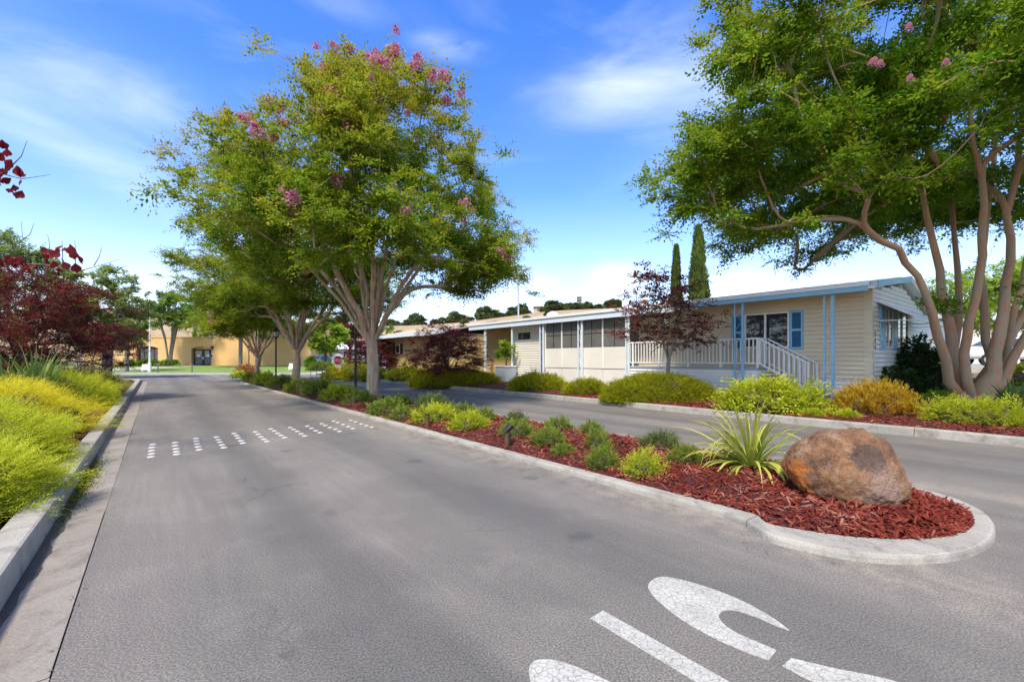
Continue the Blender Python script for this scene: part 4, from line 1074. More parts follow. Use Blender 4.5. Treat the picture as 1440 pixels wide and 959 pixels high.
sk.cap = [(0, .34), (.25, .28), (.5, .15), (2, .105), (3.5, .08), (6, .05), (12, .025)]
def right_env(rng):
    c, q = dome_env((-.3, .6, 6.2), 6.5, 6.3, 1.9, 9.1, .25, .55)(rng); return c, q
T, tip = crown_points(235, 14, right_env, rng, .48)
extra = []
for (a, b, n_) in ((945, 262, 14), (985, 230, 12), (1000, 300, 12), (1040, 335, 14), (1075, 345, 10), (1060, 140, 12), (1085, 75, 12), (1110, 20, 12), (1120, 330, 10), (1180, 310, 10), (975, 270, 10), (1030, 190, 12)):
    Y = by-1.2+rng.uniform(-.5, 1.0); Y = Y+1.2 if a < 1050 else Y
    extra.append(np.array(((a-CX)/F*Y-bx, Y-by, H-(b-HOR)/F*Y-bz))+rng.normal(size=(n_, 3))*np.array((.42, .5, .3)))
T = np.concatenate([T]+extra); tip = np.concatenate([tip, np.full(len(T)-len(tip), .35)])
rad_ = np.hypot(T[:, 0], T[:, 1])
keep = (T[:, 2] > 3.9) & ~((rad_ < 4.2) & (T[:, 2] < 5.4)); T, tip = T[keep], tip[keep]
tmB, lmB = tree_meshes(rng, sk, T, tip, M['bark_pink'], G['myrtle_r'], 120, .30, .115, .06, .34, .008, .58)
tb = place_tree('many_stemmed_tree', 'huge green tree with many pinkish peeling stems beside the white end wall', 'tree', tmB, lmB, (bx, by, bz))
# sprouts on the stems and the few blossoms high in the crown
V = []; n = 420
C = np.array([((a-CX)/F*by-bx, -.25, H-(b-HOR)/F*by-bz) for a, b in ((1297, 425), (1312, 428), (1322, 433), (1440, 425), (1405, 410))])
C = np.repeat(C, n//5, 0)+rng.normal(size=(n, 3))*np.array((.16, .12, .10))
V, Q = leaf_quads(C, rng.normal(size=(n, 3)), np.array((0, 0, 1.))+rng.normal(size=(n, 3))*.4, .13, .06)
mobj('stem_sprouts', npmesh('stem_sprouts', V, Q, [G['mid_t']], attr=np.zeros(len(V))), tb)['kind'] = 'stuff'
for a, b in ((1230, 88), (1238, 92), (1280, 112), (1278, 40), (1330, 90), (1226, 90)):
    o = mobj('flower_panicle', PAN[0], tb); Y = by-4.2; o.location = ((a-CX)/F*Y-bx, Y-by, H-(b-HOR)/F*Y-bz); o.scale = (.32,)*3; o['kind'] = 'stuff'

# --- layered red maples
def layered(rng, h, rad, z0, n_layers, per_layer, leafm, per, L, Wd, base_r, sig=.22, gap=1.0, wide_at=.35, dense=1.0, barkm=None, offx=0):
    sk = Skeleton(); k = sk.add((0, 0, -.1), -1)
    k = sk.add((.04, 0, z0*.6), k); kk = [k]
    for i in range(5):
        az = 2*math.pi*i/5+rng.uniform(-.4, .4); e = np.array((rad*.45*math.cos(az), rad*.45*math.sin(az), z0+(h-z0)*rng.uniform(.3, .8)))
        a = np.array(sk.pos[k]); sk.path(bez(a, np.array((e[0]*.4, e[1]*.4, e[2]*.75)), e, 4), k)
    T = []; 
    for i in range(n_layers):
        t = (i+.5)/n_layers; z = z0+(h-z0)*t
        r = rad*(math.sqrt(max(0, 1-((t-wide_at)/(1.02-wide_at if t > wide_at else wide_at+.25))**2)))
        for _ in range(max(2, int(per_layer*dense*(r/rad)**1.3))):
            az = rng.uniform(0, 2*math.pi); q = r*math.sqrt(rng.uniform(.1, 1))
            c = np.array((q*math.cos(az)+offx*t, q*math.sin(az), z-.22*q*.5+rng.normal()*.08))
            T.append(c+rng.normal(size=(5, 3))*np.array((.3, .3, .06))*gap)
    T = np.concatenate(T); tip = np.zeros(len(T))
    return tree_meshes(rng, sk, T, tip, barkm or M['bark_dark'], leafm, per, sig, L, Wd, base_r, .005, .5, flat=.4, droop=.5, up=.1)
rng = np.random.default_rng(3)
tm, lm = layered(rng, 3.9, 2.8, 1.15, 10, 26, G['maple'], 62, .085, .030, .12, .24)
Y = 14.2; x = (30-CX)/F*Y
place_tree('red_maple', 'large wine red maple behind the green flax and yellow juniper', 'tree', tm, lm, (x, Y, gz(x, Y)))
tm, lm = layered(rng, 2.9, 1.7, .8, 8, 22, G['maple_d'], 46, .085, .034, .08, .2)
Y = 22.0; x = (628-CX)/F*Y
place_tree('red_maple', 'dark purple red maple in front of the gap between the two mobile homes', 'tree', tm, lm, (x, Y, gz(x, Y)))
tm2, lm2 = layered(rng, 3.2, 2.1, .9, 9, 24, G['maple_d'], 50, .095, .04, .08, .2)
Y = 37.0; x = (524-CX)/F*Y
place_tree('red_maple', 'dark red maple behind the trunk of the nearest crape myrtle', 'tree', tm2, lm2, (x, Y, gz(x, Y)))
tm, lm = layered(rng, 3.95, 1.35, 1.75, 9, 10, G['maple_b'], 26, .10, .05, .06, .2, barkm=M['bark_grey'], wide_at=.12, offx=-.5)
Y = 13.9; x = (938-CX)/F*Y
place_tree('red_maple', 'thin bronze red maple in front of the white porch railing', 'tree', tm, lm, (x, Y, gz(x, Y)))
# feathery upper part of the thin maple
# --- background trees
def round_tree(rng, h, rad, trunk_h, leafm, barkm, n_clump, per_c, per, L, Wd, base_r, nst=5, low=.6, multi=False, sig=.4, asp=1.0):
    sk = Skeleton(); k = sk.add((0, 0, -.1), -1)
    if not multi:
        for q in (.5, 1): k = sk.add((.05*q, 0, trunk_h*q), k)
    cz_ = trunk_h+(h-trunk_h)*.42
    for i in range(nst):
        az = 2*math.pi*i/nst+rng.uniform(-.3, .3); e = np.array((rad*.5*math.cos(az), rad*.5*math.sin(az), cz_+rng.uniform(-.1, .3)*(h-trunk_h)))
        a = np.array(sk.pos[k]); sk.path(bez(a, np.array((e[0]*(.35 if not multi else .5), e[1]*.35, e[2]*.6)), e, 5)+rng.normal(size=(5, 3))*.04, k)
    T, tip = crown_points(n_clump, per_c, dome_env((0, 0, cz_), rad, h-cz_, (cz_-trunk_h)*low*asp+.3, rng.uniform(0, 9), .35, .5), rng, rad*.13)
    return tree_meshes(rng, sk, T, tip, barkm, leafm, per, sig, L, Wd, base_r, .01, .5)
rng = np.random.default_rng(11)
tree_at = []
def bg_tree(name, label, px, Y, py_top, wpx, trunk_h, leafm, barkm, base_r, multi=False, n_clump=50, per=40, L=.2, Wd=.1, nst=5, group=None, z=None, low=.7):
    x = (px-CX)/F*Y; zz = gz(x, Y) if z is None else z; h = H+(HOR-py_top)/F*Y-zz; rad = wpx/2/F*Y
    tm, lm = round_tree(rng, h, rad, trunk_h, leafm, barkm, n_clump, 7, per, L, Wd, base_r, nst, multi=multi, sig=rad*.11, low=low)
    return place_tree(name, label, 'tree', tm, lm, (x, Y, zz), group)
bg_tree('multi_stem_tree', 'green tree with several slim stems on the lawn in front of the clubhouse', 238, 60, 412, 66, 4.3, G['mid_t'], M['bark_grey'], .28, True, 60, 40, .26, .13, 7)
bg_tree('leaning_tree', 'grey trunked spreading tree beside the tall clubhouse wall', 338, 57, 395, 120, 4.2, G['mid_t'], M['bark_grey'], .22, False, 70, 42, .26, .13, 6)
bg_tree('bare_stem_tree', 'slim multi stemmed tree against the clubhouse wall between two crape myrtles', 365, 60, 425, 50, 3.2, G['mid_t'], M['bark_grey'], .16, True, 30, 36, .26, .13, 5)
bg_tree('lime_tree', 'bright lime green tree in front of the pale blue house', 457, 50, 450, 62, 2.0, G['lime_t'], M['bark_dark'], .14, False, 46, 60, .24, .13)
bg_tree('pink_tree', 'dusty pink and green tree behind the lime green tree', 492, 58, 438, 44, 2.5, G['maple_b'], M['bark_dark'], .2, False, 34, 46, .26, .13)
bg_tree('pale_tree', 'pale green tree rising right behind the wine red maple', 150, 33, 376, 92, 1.5, G['pale_t'], M['bark_grey'], .3, False, 80, 64, .2, .09)
bg_tree('pale_tree', 'yellow green tree at the picture edge behind the wine red maple', 25, 30, 322, 120, 2.0, G['pale_t'], M['bark_grey'], .3, False, 80, 60, .2, .1)
bg_tree('green_tree', 'green tree between pale tree and clubhouse, low branches over the lawn', 178, 46, 430, 50, 3.0, G['mid_t'], M['bark_grey'], .2, False, 40, 46, .24, .12)
bg_tree('dark_tree', 'dark green tree behind the yellow ochre home', 545, 52, 462, 52, 1.5, G['mid_t'], M['bark_dark'], .2, False, 34, 44, .28, .14)
bg_tree('lime_tree', 'sunlit lime green tree seen between the stems of the big tree', 1412, 30, 360, 150, 2.0, G['lime_t'], M['bark_grey'], .2, False, 70, 55, .2, .11)
bg_tree('dark_tree', 'leafy dark tree behind the beige neighbouring house', 1370, 52, 395, 170, 2.5, G['mid_t'], M['bark_dark'], .3, False, 60, 50, .3, .16)
# clipped round citrus in the planter
tm, lm = round_tree(rng, 1.28, .46, .35, G['lime_t'], M['bark_dark'], 26, 5, 26, .11, .05, .035, 4, sig=.09)
xx, yy_, _ = P(ps+.05, 13.95)
place_tree('citrus_tree', 'clipped round bright green tree in the grey blue planter', 'tree', tm, lm, (xx, yy_, 1.0))
# cypresses
def cypress_mesh(rng, h, r):
    n = int(5200); t = rng.random(n)**.9; az = rng.uniform(0, 2*math.pi, n)
    prof = r*np.minimum(1, (1-t)**.7*1.5)*np.minimum(1, .5+t*4)
    prof = prof*(1+.18*np.sin(az*3+t*17)+.12*np.sin(az*5-t*31))
    q = prof*rng.uniform(.5, 1.0, n)**.4
    C = np.stack([q*np.cos(az), q*np.sin(az), t*h], 1)
    D = unit(np.stack([np.cos(az)*.35, np.sin(az)*.35, np.ones(n)], 1)+rng.normal(size=(n, 3))*.2)
    N = unit(np.stack([np.cos(az), np.sin(az), np.full(n, .3)], 1)+rng.normal(size=(n, 3))*.4)
    V, Q = leaf_quads(C, D, N, h*.045, h*.014)
    bm = bmesh.new(); tube(bm, [(0, 0, -.2), (0, 0, h*.5), (0, 0, h*.9)], [r*.3, r*.2, .02], 6)
    me = bpy.data.meshes.new('trunk'); bm.to_mesh(me); bm.free(); me.materials.append(M['bark_dark'])
    return me, npmesh('crown', V, Q, [G['cypress']], attr=np.zeros(len(V)))
rng = np.random.default_rng(5)
for px, py, Y, wpx, lab in ((951, 349, 38, 14, 'shorter cypress of the pair rising behind the white roof'), (982, 322, 36, 25, 'tall pointed cypress of the pair rising behind the white roof')):
    x = (px-CX)/F*Y; zz = gz(x, Y); tm, lm = cypress_mesh(rng, H+(HOR-py)/F*Y-zz, wpx/2/F*Y)
    place_tree('cypress', lab, 'tree', tm, lm, (x, Y, zz))
tm, lm = cypress_mesh(rng, 7.0, .75)
cyp = None
for i, px in enumerate((274, 290, 309, 322)):
    Y = 100; x = (px-CX)/F*Y
    place_tree('cypress', ['narrow cypress behind the clubhouse roof, straight above its door', 'narrow cypress behind the clubhouse roof, just right of its door', 'narrow cypress behind the clubhouse roof, left of the two by the tall wall', 'narrow cypress behind the clubhouse, rightmost and partly behind the tall wall'][i], 'tree', tm, lm, (x, Y, 1.2), 'cypresses behind the clubhouse', i, (1, 1, .95+.08*math.sin(i*3)))
# pines on the ridge
rng = np.random.default_rng(13)
pm = [round_tree(rng, 5.6, 2.3, .5, G['pine'], M['bark_dark'], 24, 6, 32, 1.0, .55, .2, 4, sig=.6) for _ in range(3)]
pp = [(735, 444), (742, 443), (764, 440), (772, 440), (782, 438), (790, 439), (800, 437), (808, 437), (818, 436), (829, 435), (842, 434), (858, 434), (866, 434), (676, 452), (684, 450), (692, 448), (699, 447), (706, 446), (713, 445), (720, 445), (727, 444), (640, 455), (632, 456), (622, 457), (612, 458), (650, 454), (662, 453), (560, 461), (572, 461), (582, 460), (548, 462), (552, 461), (590, 459)]
for _ in range(18):
    q = rng.choice([rng.uniform(665, 735), rng.uniform(770, 830), rng.uniform(545, 660)]); pp.append((q, 0))
for i, (px, py) in enumerate(pp):
    Y = HY-6+rng.uniform(-5, 5); x = (px-CX)/F*Y
    a, b = pm[i % 3]
    place_tree('pine_tree', 'small dark pine on the crest of the dry hill behind the homes', 'tree', a, b, (x, Y, hill_z(x, Y)-.9), 'pines along the hill crest', rng.uniform(0, 6), (lambda q: (q*rng.uniform(.8, 1.3), q*rng.uniform(.8, 1.3), q*rng.uniform(.7, 1.35)))(rng.uniform(.55, 1.1)))
for i, (px, py, Y, sc) in enumerate(((741, 455, 200, .8), (690, 463, 190, .7), (655, 466, 200, .9), (770, 450, 220, .6))):
    x = (px-CX)/F*Y; a, b = pm[(i+1) % 3]
    place_tree('oak_bush', ['round oak on the dry hill directly above the white vent cap', 'round oak low on the dry hill above the citrus planter', 'round oak on the hill peeking out beside the dark purple maple top', 'small oak high on the dry hill right of the vent pipe'][i], 'tree', a, b, (x, Y, hill_z(x, Y)-.2), 'oaks on the hill slope', i, sc)

# --- red heart-leaf tree that reaches in at the left edge
rng = np.random.default_rng(17)
rb = root_of('redbud_tree', 'tree with large heart shaped red leaves reaching in at the left edge', 'tree', (0, 0, 0))
def rpt(a, b, Y): return np.array(((a-CX)/F*Y, Y, H-(b-HOR)/F*Y))
base = np.array((-8.2, 4.4, gz(-8.2, 4.4)))
b1, b2 = [], []
def rbtrunk(bm):
    top = base+np.array((.3, .3, 1.6)); tube(bm, [base-np.array((0, 0, .1)), base+np.array((.1, .1, .8)), top], [.11, .09, .07], 8)
    pts1 = [top, rpt(-120, 300, 5.6), rpt(-40, 262, 5.3), rpt(5, 245, 5.2), rpt(30, 220, 5.2), rpt(38, 198, 5.2)]
    tube(bm, pts1, [.05, .03, .016, .009, .004, .002], 6)
    tube(bm, [rpt(5, 245, 5.2), rpt(30, 252, 5.2), rpt(70, 246, 5.2)], [.007, .004, .002], 5)
    pts2 = [top, rpt(-140, 420, 5.8), rpt(-50, 385, 6.0), rpt(0, 372, 6.1), rpt(60, 372, 6.1), rpt(110, 382, 6.1), rpt(145, 372, 6.1), rpt(170, 364, 6.1)]
    tube(bm, pts2, [.05, .035, .02, .013, .009, .006, .004, .002], 6)
    for p0, p1, p2 in (((10, 355), (32, 337), (30, 312)), ((32, 337), (42, 330), (48, 314)), ((66, 372), (70, 345), (67, 330)), ((106, 378), (106, 350), (105, 337)), ((88, 376), (88, 350), (87, 338)), ((132, 374), (140, 360), (143, 348)), ((0, 345), (8, 325), (16, 322))):
        tube(bm, [rpt(*p0, 6.1), rpt(*p1, 6.1), rpt(*p2, 6.1)], [.006, .004, .002], 5)
one('branch', rbtrunk, M['bark_dark'], rb)
def heart():
    o = [(0, -.05), (.03, -.012), (.062, .0), (.078, .03), (.066, .065), (.035, .10), (0, .135)]
    pts = o+[(-a, b) for a, b in o[1:-1][::-1]]
    V = [(a, b, -abs(a)*.35-b*b*1.5) for a, b in pts]+[(0, .03, .004)]
    Q = [(len(pts), i, (i+1) % len(pts)) for i in range(len(pts))]
    return npmesh('leaf', V, Q, [G['redbud']], attr=np.zeros(len(V)))
hm = heart()
spots = [(rng.uniform(-30, 16), rng.uniform(205, 285), 5.2) for _ in range(46)]+[(rng.uniform(14, 30), rng.uniform(240, 280), 5.2) for _ in range(10)]
spots += [(rng.uniform(-40, 48), rng.uniform(362, 382), 6.0) for _ in range(38)]+[(rng.uniform(60, 115), rng.uniform(350, 382), 6.0) for _ in range(20)]
for a, b, Y in spots:
    o = mobj('leaf', hm, rb); o.location = rpt(a, b, Y+rng.uniform(-.25, .25)); o.rotation_euler = (rng.uniform(.6, 2.4), rng.uniform(-.7, .7), rng.uniform(0, 6.3)); o.scale = (rng.uniform(.42, .78),)*3

# ------------------------------------------------------------------ shrubs
def shrub_mesh(rng, rx, ry, h, style, m, n, L, nl=8, ll=.05, lw=.012, core=.74):
    """a mound of leafy sprays round a twiggy core"""
    d = unit(rng.normal(size=(n, 3))); d[:, 2] = np.abs(d[:, 2])
    AMP = .42 if style == 'juniper' else .22
    lump = np.array([1+AMP*noise.noise(Vector((q[0]*2.3+rx*7, q[1]*2.3+h*3, q[2]*2.3)))+.13*noise.noise(Vector((q[0]*5, q[1]*5+rx, q[2]*5))) for q in d])
    r = (.55+.42*rng.random(n)**.5)*lump
    if style == 'clip': lump = 1+(lump-1)*.45; r = (.84+.14*rng.random(n))*lump; core = .93
    dim = np.array((rx, ry, h))
    O = d*dim*r[:, None]*np.array((1, 1, .92)); O[:, 2] = np.maximum(O[:, 2], .02)
    outn = unit(d/dim*dim.max())
    if style == 'juniper': D = unit(outn*np.array((1, 1, .55))+np.array((0, 0, .22))+rng.normal(size=(n, 3))*.28); side = .75
    elif style == 'upright': D = unit(outn*.55+np.array((0, 0, .9))+rng.normal(size=(n, 3))*.25); side = .45
    elif style == 'clip': D = unit(outn*.8+np.array((0, 0, .6))+rng.normal(size=(n, 3))*.35); side = .5
    elif style == 'needle': D = unit(outn*.8+np.array((0, 0, .5))+rng.normal(size=(n, 3))*.45); side = .5
    else: D = unit(outn+rng.normal(size=(n, 3))*.6); side = 1.1
    Ls = L*rng.uniform(.6, 1.35, n)
    j = np.arange(nl)/(nl-1)
    Cc = O[:, None, :]+D[:, None, :]*(Ls[:, None]*j[None])[..., None]
    Cc[..., 2] -= (.18*Ls[:, None]*j[None]**2)
    S = unit(np.cross(D, unit(np.array((0, 0, 1.))+rng.normal(size=(n, 3))*.5)))
    sign = np.where(np.arange(nl) % 2 == 0, 1.0, -1.0); sign[-1] = 0
    LD = unit(D[:, None, :]*.9+S[:, None, :]*(sign*side)[None, :, None]+rng.normal(size=(n, nl, 3))*.22)
    NN = unit(np.cross(S, D)[:, None, :]+rng.normal(size=(n, nl, 3))*.4)
    taper = (1.15-.5*j)[None, :]*rng.uniform(.75, 1.25, (n, nl))
    V, Q = leaf_quads(Cc.reshape(-1, 3), LD.reshape(-1, 3), NN.reshape(-1, 3), (ll*taper).ravel(), (lw*taper).ravel(), .2)
    tipa = np.repeat(np.clip((r/lump)[:, None]*.75-.25+.45*j[None]+(.25*d[:, 2])[:, None], 0, 1).ravel(), 4)
    # core
    nu, nv = 16, 6; CV = []
    for a in range(nv+1):
        for b in range(nu):
            th = math.pi/2*a/nv; ph = 2*math.pi*b/nu; q = np.array((math.cos(ph)*math.cos(th), math.sin(ph)*math.cos(th), math.sin(th)))
            lu = 1+AMP*noise.noise(Vector((q[0]*2.3+rx*7, q[1]*2.3+h*3, q[2]*2.3)))
            CV.append(q*dim*core*lu)
    CQ = [(a*nu+b, a*nu+(b+1) % nu, (a+1)*nu+(b+1) % nu, (a+1)*nu+b) for a in range(nv) for b in range(nu)]
    nV = len(V)
    V = np.concatenate([V, np.array(CV)]); Q = np.concatenate([Q, np.array(CQ)+nV])
    return npmesh('shrub', V, Q, [m, M['twig']], np.r_[np.zeros(len(Q)-len(CQ)), np.ones(len(CQ))], attr=np.r_[tipa, np.zeros(len(CV))])
def strap_mesh(rng, n, L, wd, m, spread=1.0, droop=1.0, up=.9, seg=7):
    V = []; Q = []; A = []
    for i in range(n):
        az = rng.uniform(0, 2*math.pi); l = L*rng.uniform(.55, 1.1); lean = rng.uniform(.15, 1.05)*spread; dr = droop*rng.uniform(.3, 1.3)
        d = np.array((math.cos(az), math.sin(az), 0)); s = np.array((-d[1], d[0], 0)); tw = rng.uniform(-.35, .35)
        s = s*math.cos(tw)+np.array((0, 0, 1))*math.sin(tw)
        p = np.array((d[0]*.06*rng.random(), d[1]*.06*rng.random(), 0)); ang = math.pi/2-lean*.55
        b0 = len(V)
        for k in range(seg+1):
            t = k/seg; w_ = wd*(.55+.9*t*(1-t)*2)*(1 if t < .55 else max(.04, (1-t)/.45))
            nrm_ = np.array((0, 0, 1))*math.cos(ang)-d*math.sin(ang)
            V += [p-s*w_/2, p+nrm_*w_*-.12, p+s*w_/2]; A += [t*.8]*3
            p = p+(d*math.cos(ang)+np.array((0, 0, 1))*math.sin(ang))*l/seg
            ang -= dr*(.06+.5*t*t)*(1+lean)*.55
        for k in range(seg):
            for c in (0, 1): Q.append((b0+k*3+c, b0+k*3+c+1, b0+(k+1)*3+c+1, b0+(k+1)*3+c))
    V = np.array(V); V[:, 2] = np.maximum(V[:, 2], .01)
    return npmesh('strap_clump', V, Q, [m], attr=A)
rng = np.random.default_rng(99)
STY = {  # material, style, leaf length, leaf width, spray length factor, leaves per spray
 'mj': ('green', 'needle', .05, .013, .20, 8), 'ml': ('lime', 'needle', .05, .013, .2, 8), 'mg': ('greygreen', 'needle', .045, .012, .16, 8),
 'yj': ('yellow', 'juniper', .06, .014, .30, 10), 'lj': ('lime', 'juniper', .06, .014, .30, 10), 'gj': ('green', 'juniper', .06, .014, .28, 10),
 'hd': ('hedge', 'clip', .045, .012, .085, 9), 'ls': ('lime', 'leafy', .075, .035, .22, 8), 'or': ('orange', 'upright', .07, .02, .25, 8),
 'nd': ('nandina', 'leafy', .09, .03, .3, 7), 'db': ('darkbush', 'leafy', .08, .04, .2, 8), 'gb': ('mid_t', 'leafy', .10, .05, .2, 7), 'yl': ('yellow', 'upright', .08, .02, .2, 8)}
def shrub(px, pyb, wpx, hpx, sty, label, name='shrub', dens=1.0, dep=.8, group=None, cat='shrub'):
    x, y, z = gpt(px, pyb); sc = y/F
    rx = wpx/2*sc; ry = rx*dep; y2 = y+ry*(1.45 if sty == 'hd' else .9); k = y2/y
    x2 = x*k; rx *= .9; ry *= .9; h = hpx*sc*1.0
    m, st, ll, lw, lf, nl = STY[sty]
    lod = clampf(y/7, .75, 3.2); ll *= lod; lw *= lod
    area = (rx*ry*3.14+(rx+ry)*h*3)
    n = int(clampf(area/(ll*lw*nl*.5)*1.5*dens, 140, 6500))
    me = shrub_mesh(rng, rx, ry, h*.86, st, G[m], n, min(lf*lod, .30*max(rx, h))+.05, nl, ll, lw)
    o = mobj(name, me, None, (x2, y2, gz(x2, y2)-(.12 if sty == 'hd' else .03))); o.rotation_euler = (0, 0, math.atan2(-x, y))
    return tag(o, label, cat, group)
ME = 'low shrubs planted in the median'
med = [
 (905, 672, 48, 40, 'ml', 'bright lime rounded shrub, closest to the road kerb beside the variegated strap clump'),
 (848, 661, 44, 34, 'mj', 'light green shrub left of the bright lime rounded one, near the road kerb'),
 (840, 632, 32, 28, 'mj', 'small upright green shrub behind the light green pair in the median'),
 (832, 613, 36, 22, 'mj', 'dark topped green shrub against the rear median kerb'),
 (928, 633, 58, 28, 'mg', 'grey green clipped shrub against the rear kerb, left of the strap clump'),
 (964, 654, 52, 26, 'mj', 'spreading green shrub touching the variegated strap clump'),
 (792, 641, 34, 16, 'mj', 'tiny low green shrub alone in the red mulch'),
 (771, 629, 50, 28, 'mj', 'dense green mound right of the spotlight stake'),
 (785, 605, 38, 20, 'mj', 'small green mound at the rear kerb behind the dense green mound'),
 (727, 618, 48, 28, 'mj', 'green shrub directly behind the spotlight stake'),
 (725, 596, 34, 18, 'mg', 'small grey green mound at the rear kerb behind the spotlight'),
 (660, 606, 58, 26, 'ml', 'wide fresh green mound between wooden stake and spotlight'),
 (682, 592, 30, 18, 'mj', 'small green mound behind the wide fresh green one'),
 (652, 588, 44, 20, 'mj', 'flat green mound at the rear kerb right of the wooden stake'),
 (612, 596, 66, 26, 'ml', 'broad lime green mound beside the wooden stake'),
 (608, 577, 62, 22, 'mg', 'smooth domed grey green mound at the rear kerb right of the nearest trunk'),
 (565, 590, 34, 18, 'mj', 'little green shrub near the road kerb right of the nearest trunk'),
 (545, 584, 56, 24, 'mj', 'leafy green mound right in front of the nearest crape myrtle trunk'),
 (560, 571, 36, 16, 'mj', 'green mound just behind the nearest crape myrtle trunk'),
 (505, 568, 44, 20, 'mj', 'green mound at the foot of the tall lamp post'),
 (478, 563, 50, 24, 'ml', 'lime green mound left of the tall lamp post'),
 (450, 556, 46, 22, 'mj', 'green mound in front of the mid median strap clump'),
 (424, 551, 40, 20, 'gj', 'darker green mound in front of the second trunk'),
 (398, 546, 40, 20, 'mj', 'green mound at the foot of the shorter lamp post'),
 (376, 541, 34, 18, 'ml', 'yellow green mound left of the shorter lamp post'),
 (357, 537, 30, 15, 'mj', 'green mound right of the orange shrub near the far median tip'),
 (336, 532, 24, 11, 'ml', 'lime mound at the far tip of the median'),
]
for a, b, c, d, e, l in med: shrub(a, b, c, d, e, l, group=ME)
shrub(348, 531, 32, 19, 'nd', 'orange red feathery shrub at the far tip of the median', 'nandina_shrub')
# right bed
HG = 'clipped needle hedge mounds along the right kerb'
for a, b, c, d, e, l in [
 (640, 545, 150, 27, 'hd', 'long green needle mound in front of the dark purple red maple'),
 (757, 550, 96, 27, 'hd', 'needle mound in front of the storage wall and bare grey shrub'),
 (826, 556, 70, 26, 'hd', 'smallest needle mound in front of the screened porch'),
 (925, 570, 190, 52, 'hd', 'largest tall needle mound in front of the porch railing')]:
    shrub(a, b, c, d, e, l, 'hedge_mound', 3.0, .38, HG)
shrub(1084, 583, 160, 52, 'ls', 'chunky lime yellow shrub at the right kerb in front of the porch steps', 'shrub', 1.5, .5)
shrub(1232, 587, 112, 50, 'or', 'orange and yellow shrub at the corner of the tan wall', 'heather_shrub', 1.3, .6)
shrub(1378, 599, 134, 34, 'lj', 'flat lime juniper at the foot of the many stemmed tree', 'juniper_shrub', 1.3, .45)
shrub(1140, 586, 30, 7, 'lj', 'tiny creeping green plant in the mulch right of the chunky lime shrub', 'ground_plant')
shrub(1190, 588, 30, 7, 'lj', 'tiny creeping plant in the mulch in front of the orange shrub', 'ground_plant')
def bush_at(px, Y, py_top, wpx, sty, label, dep=.8, name='bush', dens=1.2, zz=None):
    x = (px-CX)/F*Y; z = gz(x, Y) if zz is None else zz; h = H+(HOR-py_top)/F*Y-z; rx = wpx/2/F*Y*.92
    m, st, ll, lw, lf, nl = STY[sty]; lod = clampf(Y/7, .75, 4); ll *= lod; lw *= lod
    n = int(clampf((rx*rx*dep*3.14+rx*2*h*3)/(ll*lw*nl*.5)*1.5*dens, 120, 4200))
    me = shrub_mesh(rng, rx, rx*dep, h*.92, st, G[m], n, .2*max(rx, h)*.6, nl, ll, lw)
    o = mobj(name, me, None, (x, Y, z-.03)); return tag(o, label, 'shrub')
bush_at(1262, 12.6, 507, 66, 'db', 'low dark green bush at the foot of the white end wall')
bush_at(1294, 13.6, 462, 74, 'db', 'tall dark green bush beside the end wall window')
bush_at(1345, 15.5, 520, 50, 'ls', 'small lime bush behind the tree stems')
bush_at(1425, 14.5, 506, 60, 'ls', 'lime green bush in front of the white car')
for i, (px, Y, pt, wp, st, lb) in enumerate([(181, 60, 505, 22, 'gb', 'clipped green bush left of the clubhouse window'), (208, 60.5, 503.5, 30, 'gb', 'clipped green bush under the arched clubhouse window'), (237, 60, 505, 32, 'gb', 'clipped green bush at the foot of the multi stemmed tree by the clubhouse'),
   (437, 56, 499, 14, 'gb', 'upright green bush at the right end of the clubhouse wall'), (468, 31, 516.5, 34, 'yl', 'bright yellow mound at the far end of the right kerb'), (505, 30, 509, 52, 'hd', 'green mound right of the stop sign'), (528, 28.5, 514, 44, 'hd', 'green mound behind the tall lamp post by the far kerb'),
   (572, 26.5, 518, 66, 'yl', 'long yellow mound at the kerb right of the nearest trunk'), (610, 25.6, 518, 60, 'yl', 'second yellow mound merging into the long needle mound'), (452, 48, 508, 46, 'gj', 'olive green mound below the lime green tree'), (490, 40, 504, 46, 'lj', 'yellow olive shrub behind the stop sign'),
   (575, 27.5, 508, 30, 'lj', 'bright green ferny bush below the shuttered window')]):
    bush_at(px, Y, pt, wp, st, lb, dep=.7)
# left bed junipers
LJ = 'junipers massed in the left bed'
def left(px, pyb, wpx, hpx, sty, label, dep=.8, dens=1.4): return shrub(px, pyb, wpx, hpx, sty, label, 'juniper_shrub', dens, dep, LJ)
def mass(s, p, rx, ry, h, sty, label, n, L=.30):
    m, st, ll, lw, lf, nl = STY[sty]
    ry *= .88
    if s < 14: nl, ll, lw = 16, .036, .0085; n = int(n*1.1)
    me = shrub_mesh(rng, rx, ry, h, st, G[m], n, L, nl, ll, lw, .8)
    x, y, _ = P(s, p); o = mobj('juniper_shrub', me, None, (x, y, gz(x, y)-.04)); o.rotation_euler = (0, 0, math.atan2(W[1], W[0]))
    return tag(o, label, 'shrub', LJ)
mass(6.0, -1.50, 0.72, 1.3, .50, 'lj', 'lime green feathery juniper nearest the camera at the left edge', 4600, .24)
mass(8.3, -1.85, 0.98, 1.4, .72, 'lj', 'lime green juniper just beyond the nearest one, overhanging the mulch', 5400, .26)
mass(11.0, -2.15, 1.22, 1.7, .86, 'yj', 'brightest yellow juniper beside the kerb joint', 6400, .26)
mass(10.6, -3.7, 1.4, 2.0, .95, 'yj', 'yellow juniper at the left edge behind the lime ones', 5200, .26)
mass(13.6, -2.9, 1.4, 1.6, .90, 'yj', 'rear yellow juniper in front of the flax', 5200, .26)
mass(17.4, -1.85, 0.95, 2.0, .86, 'lj', 'green yellow juniper near the far end of the left kerb', 4200, .3)
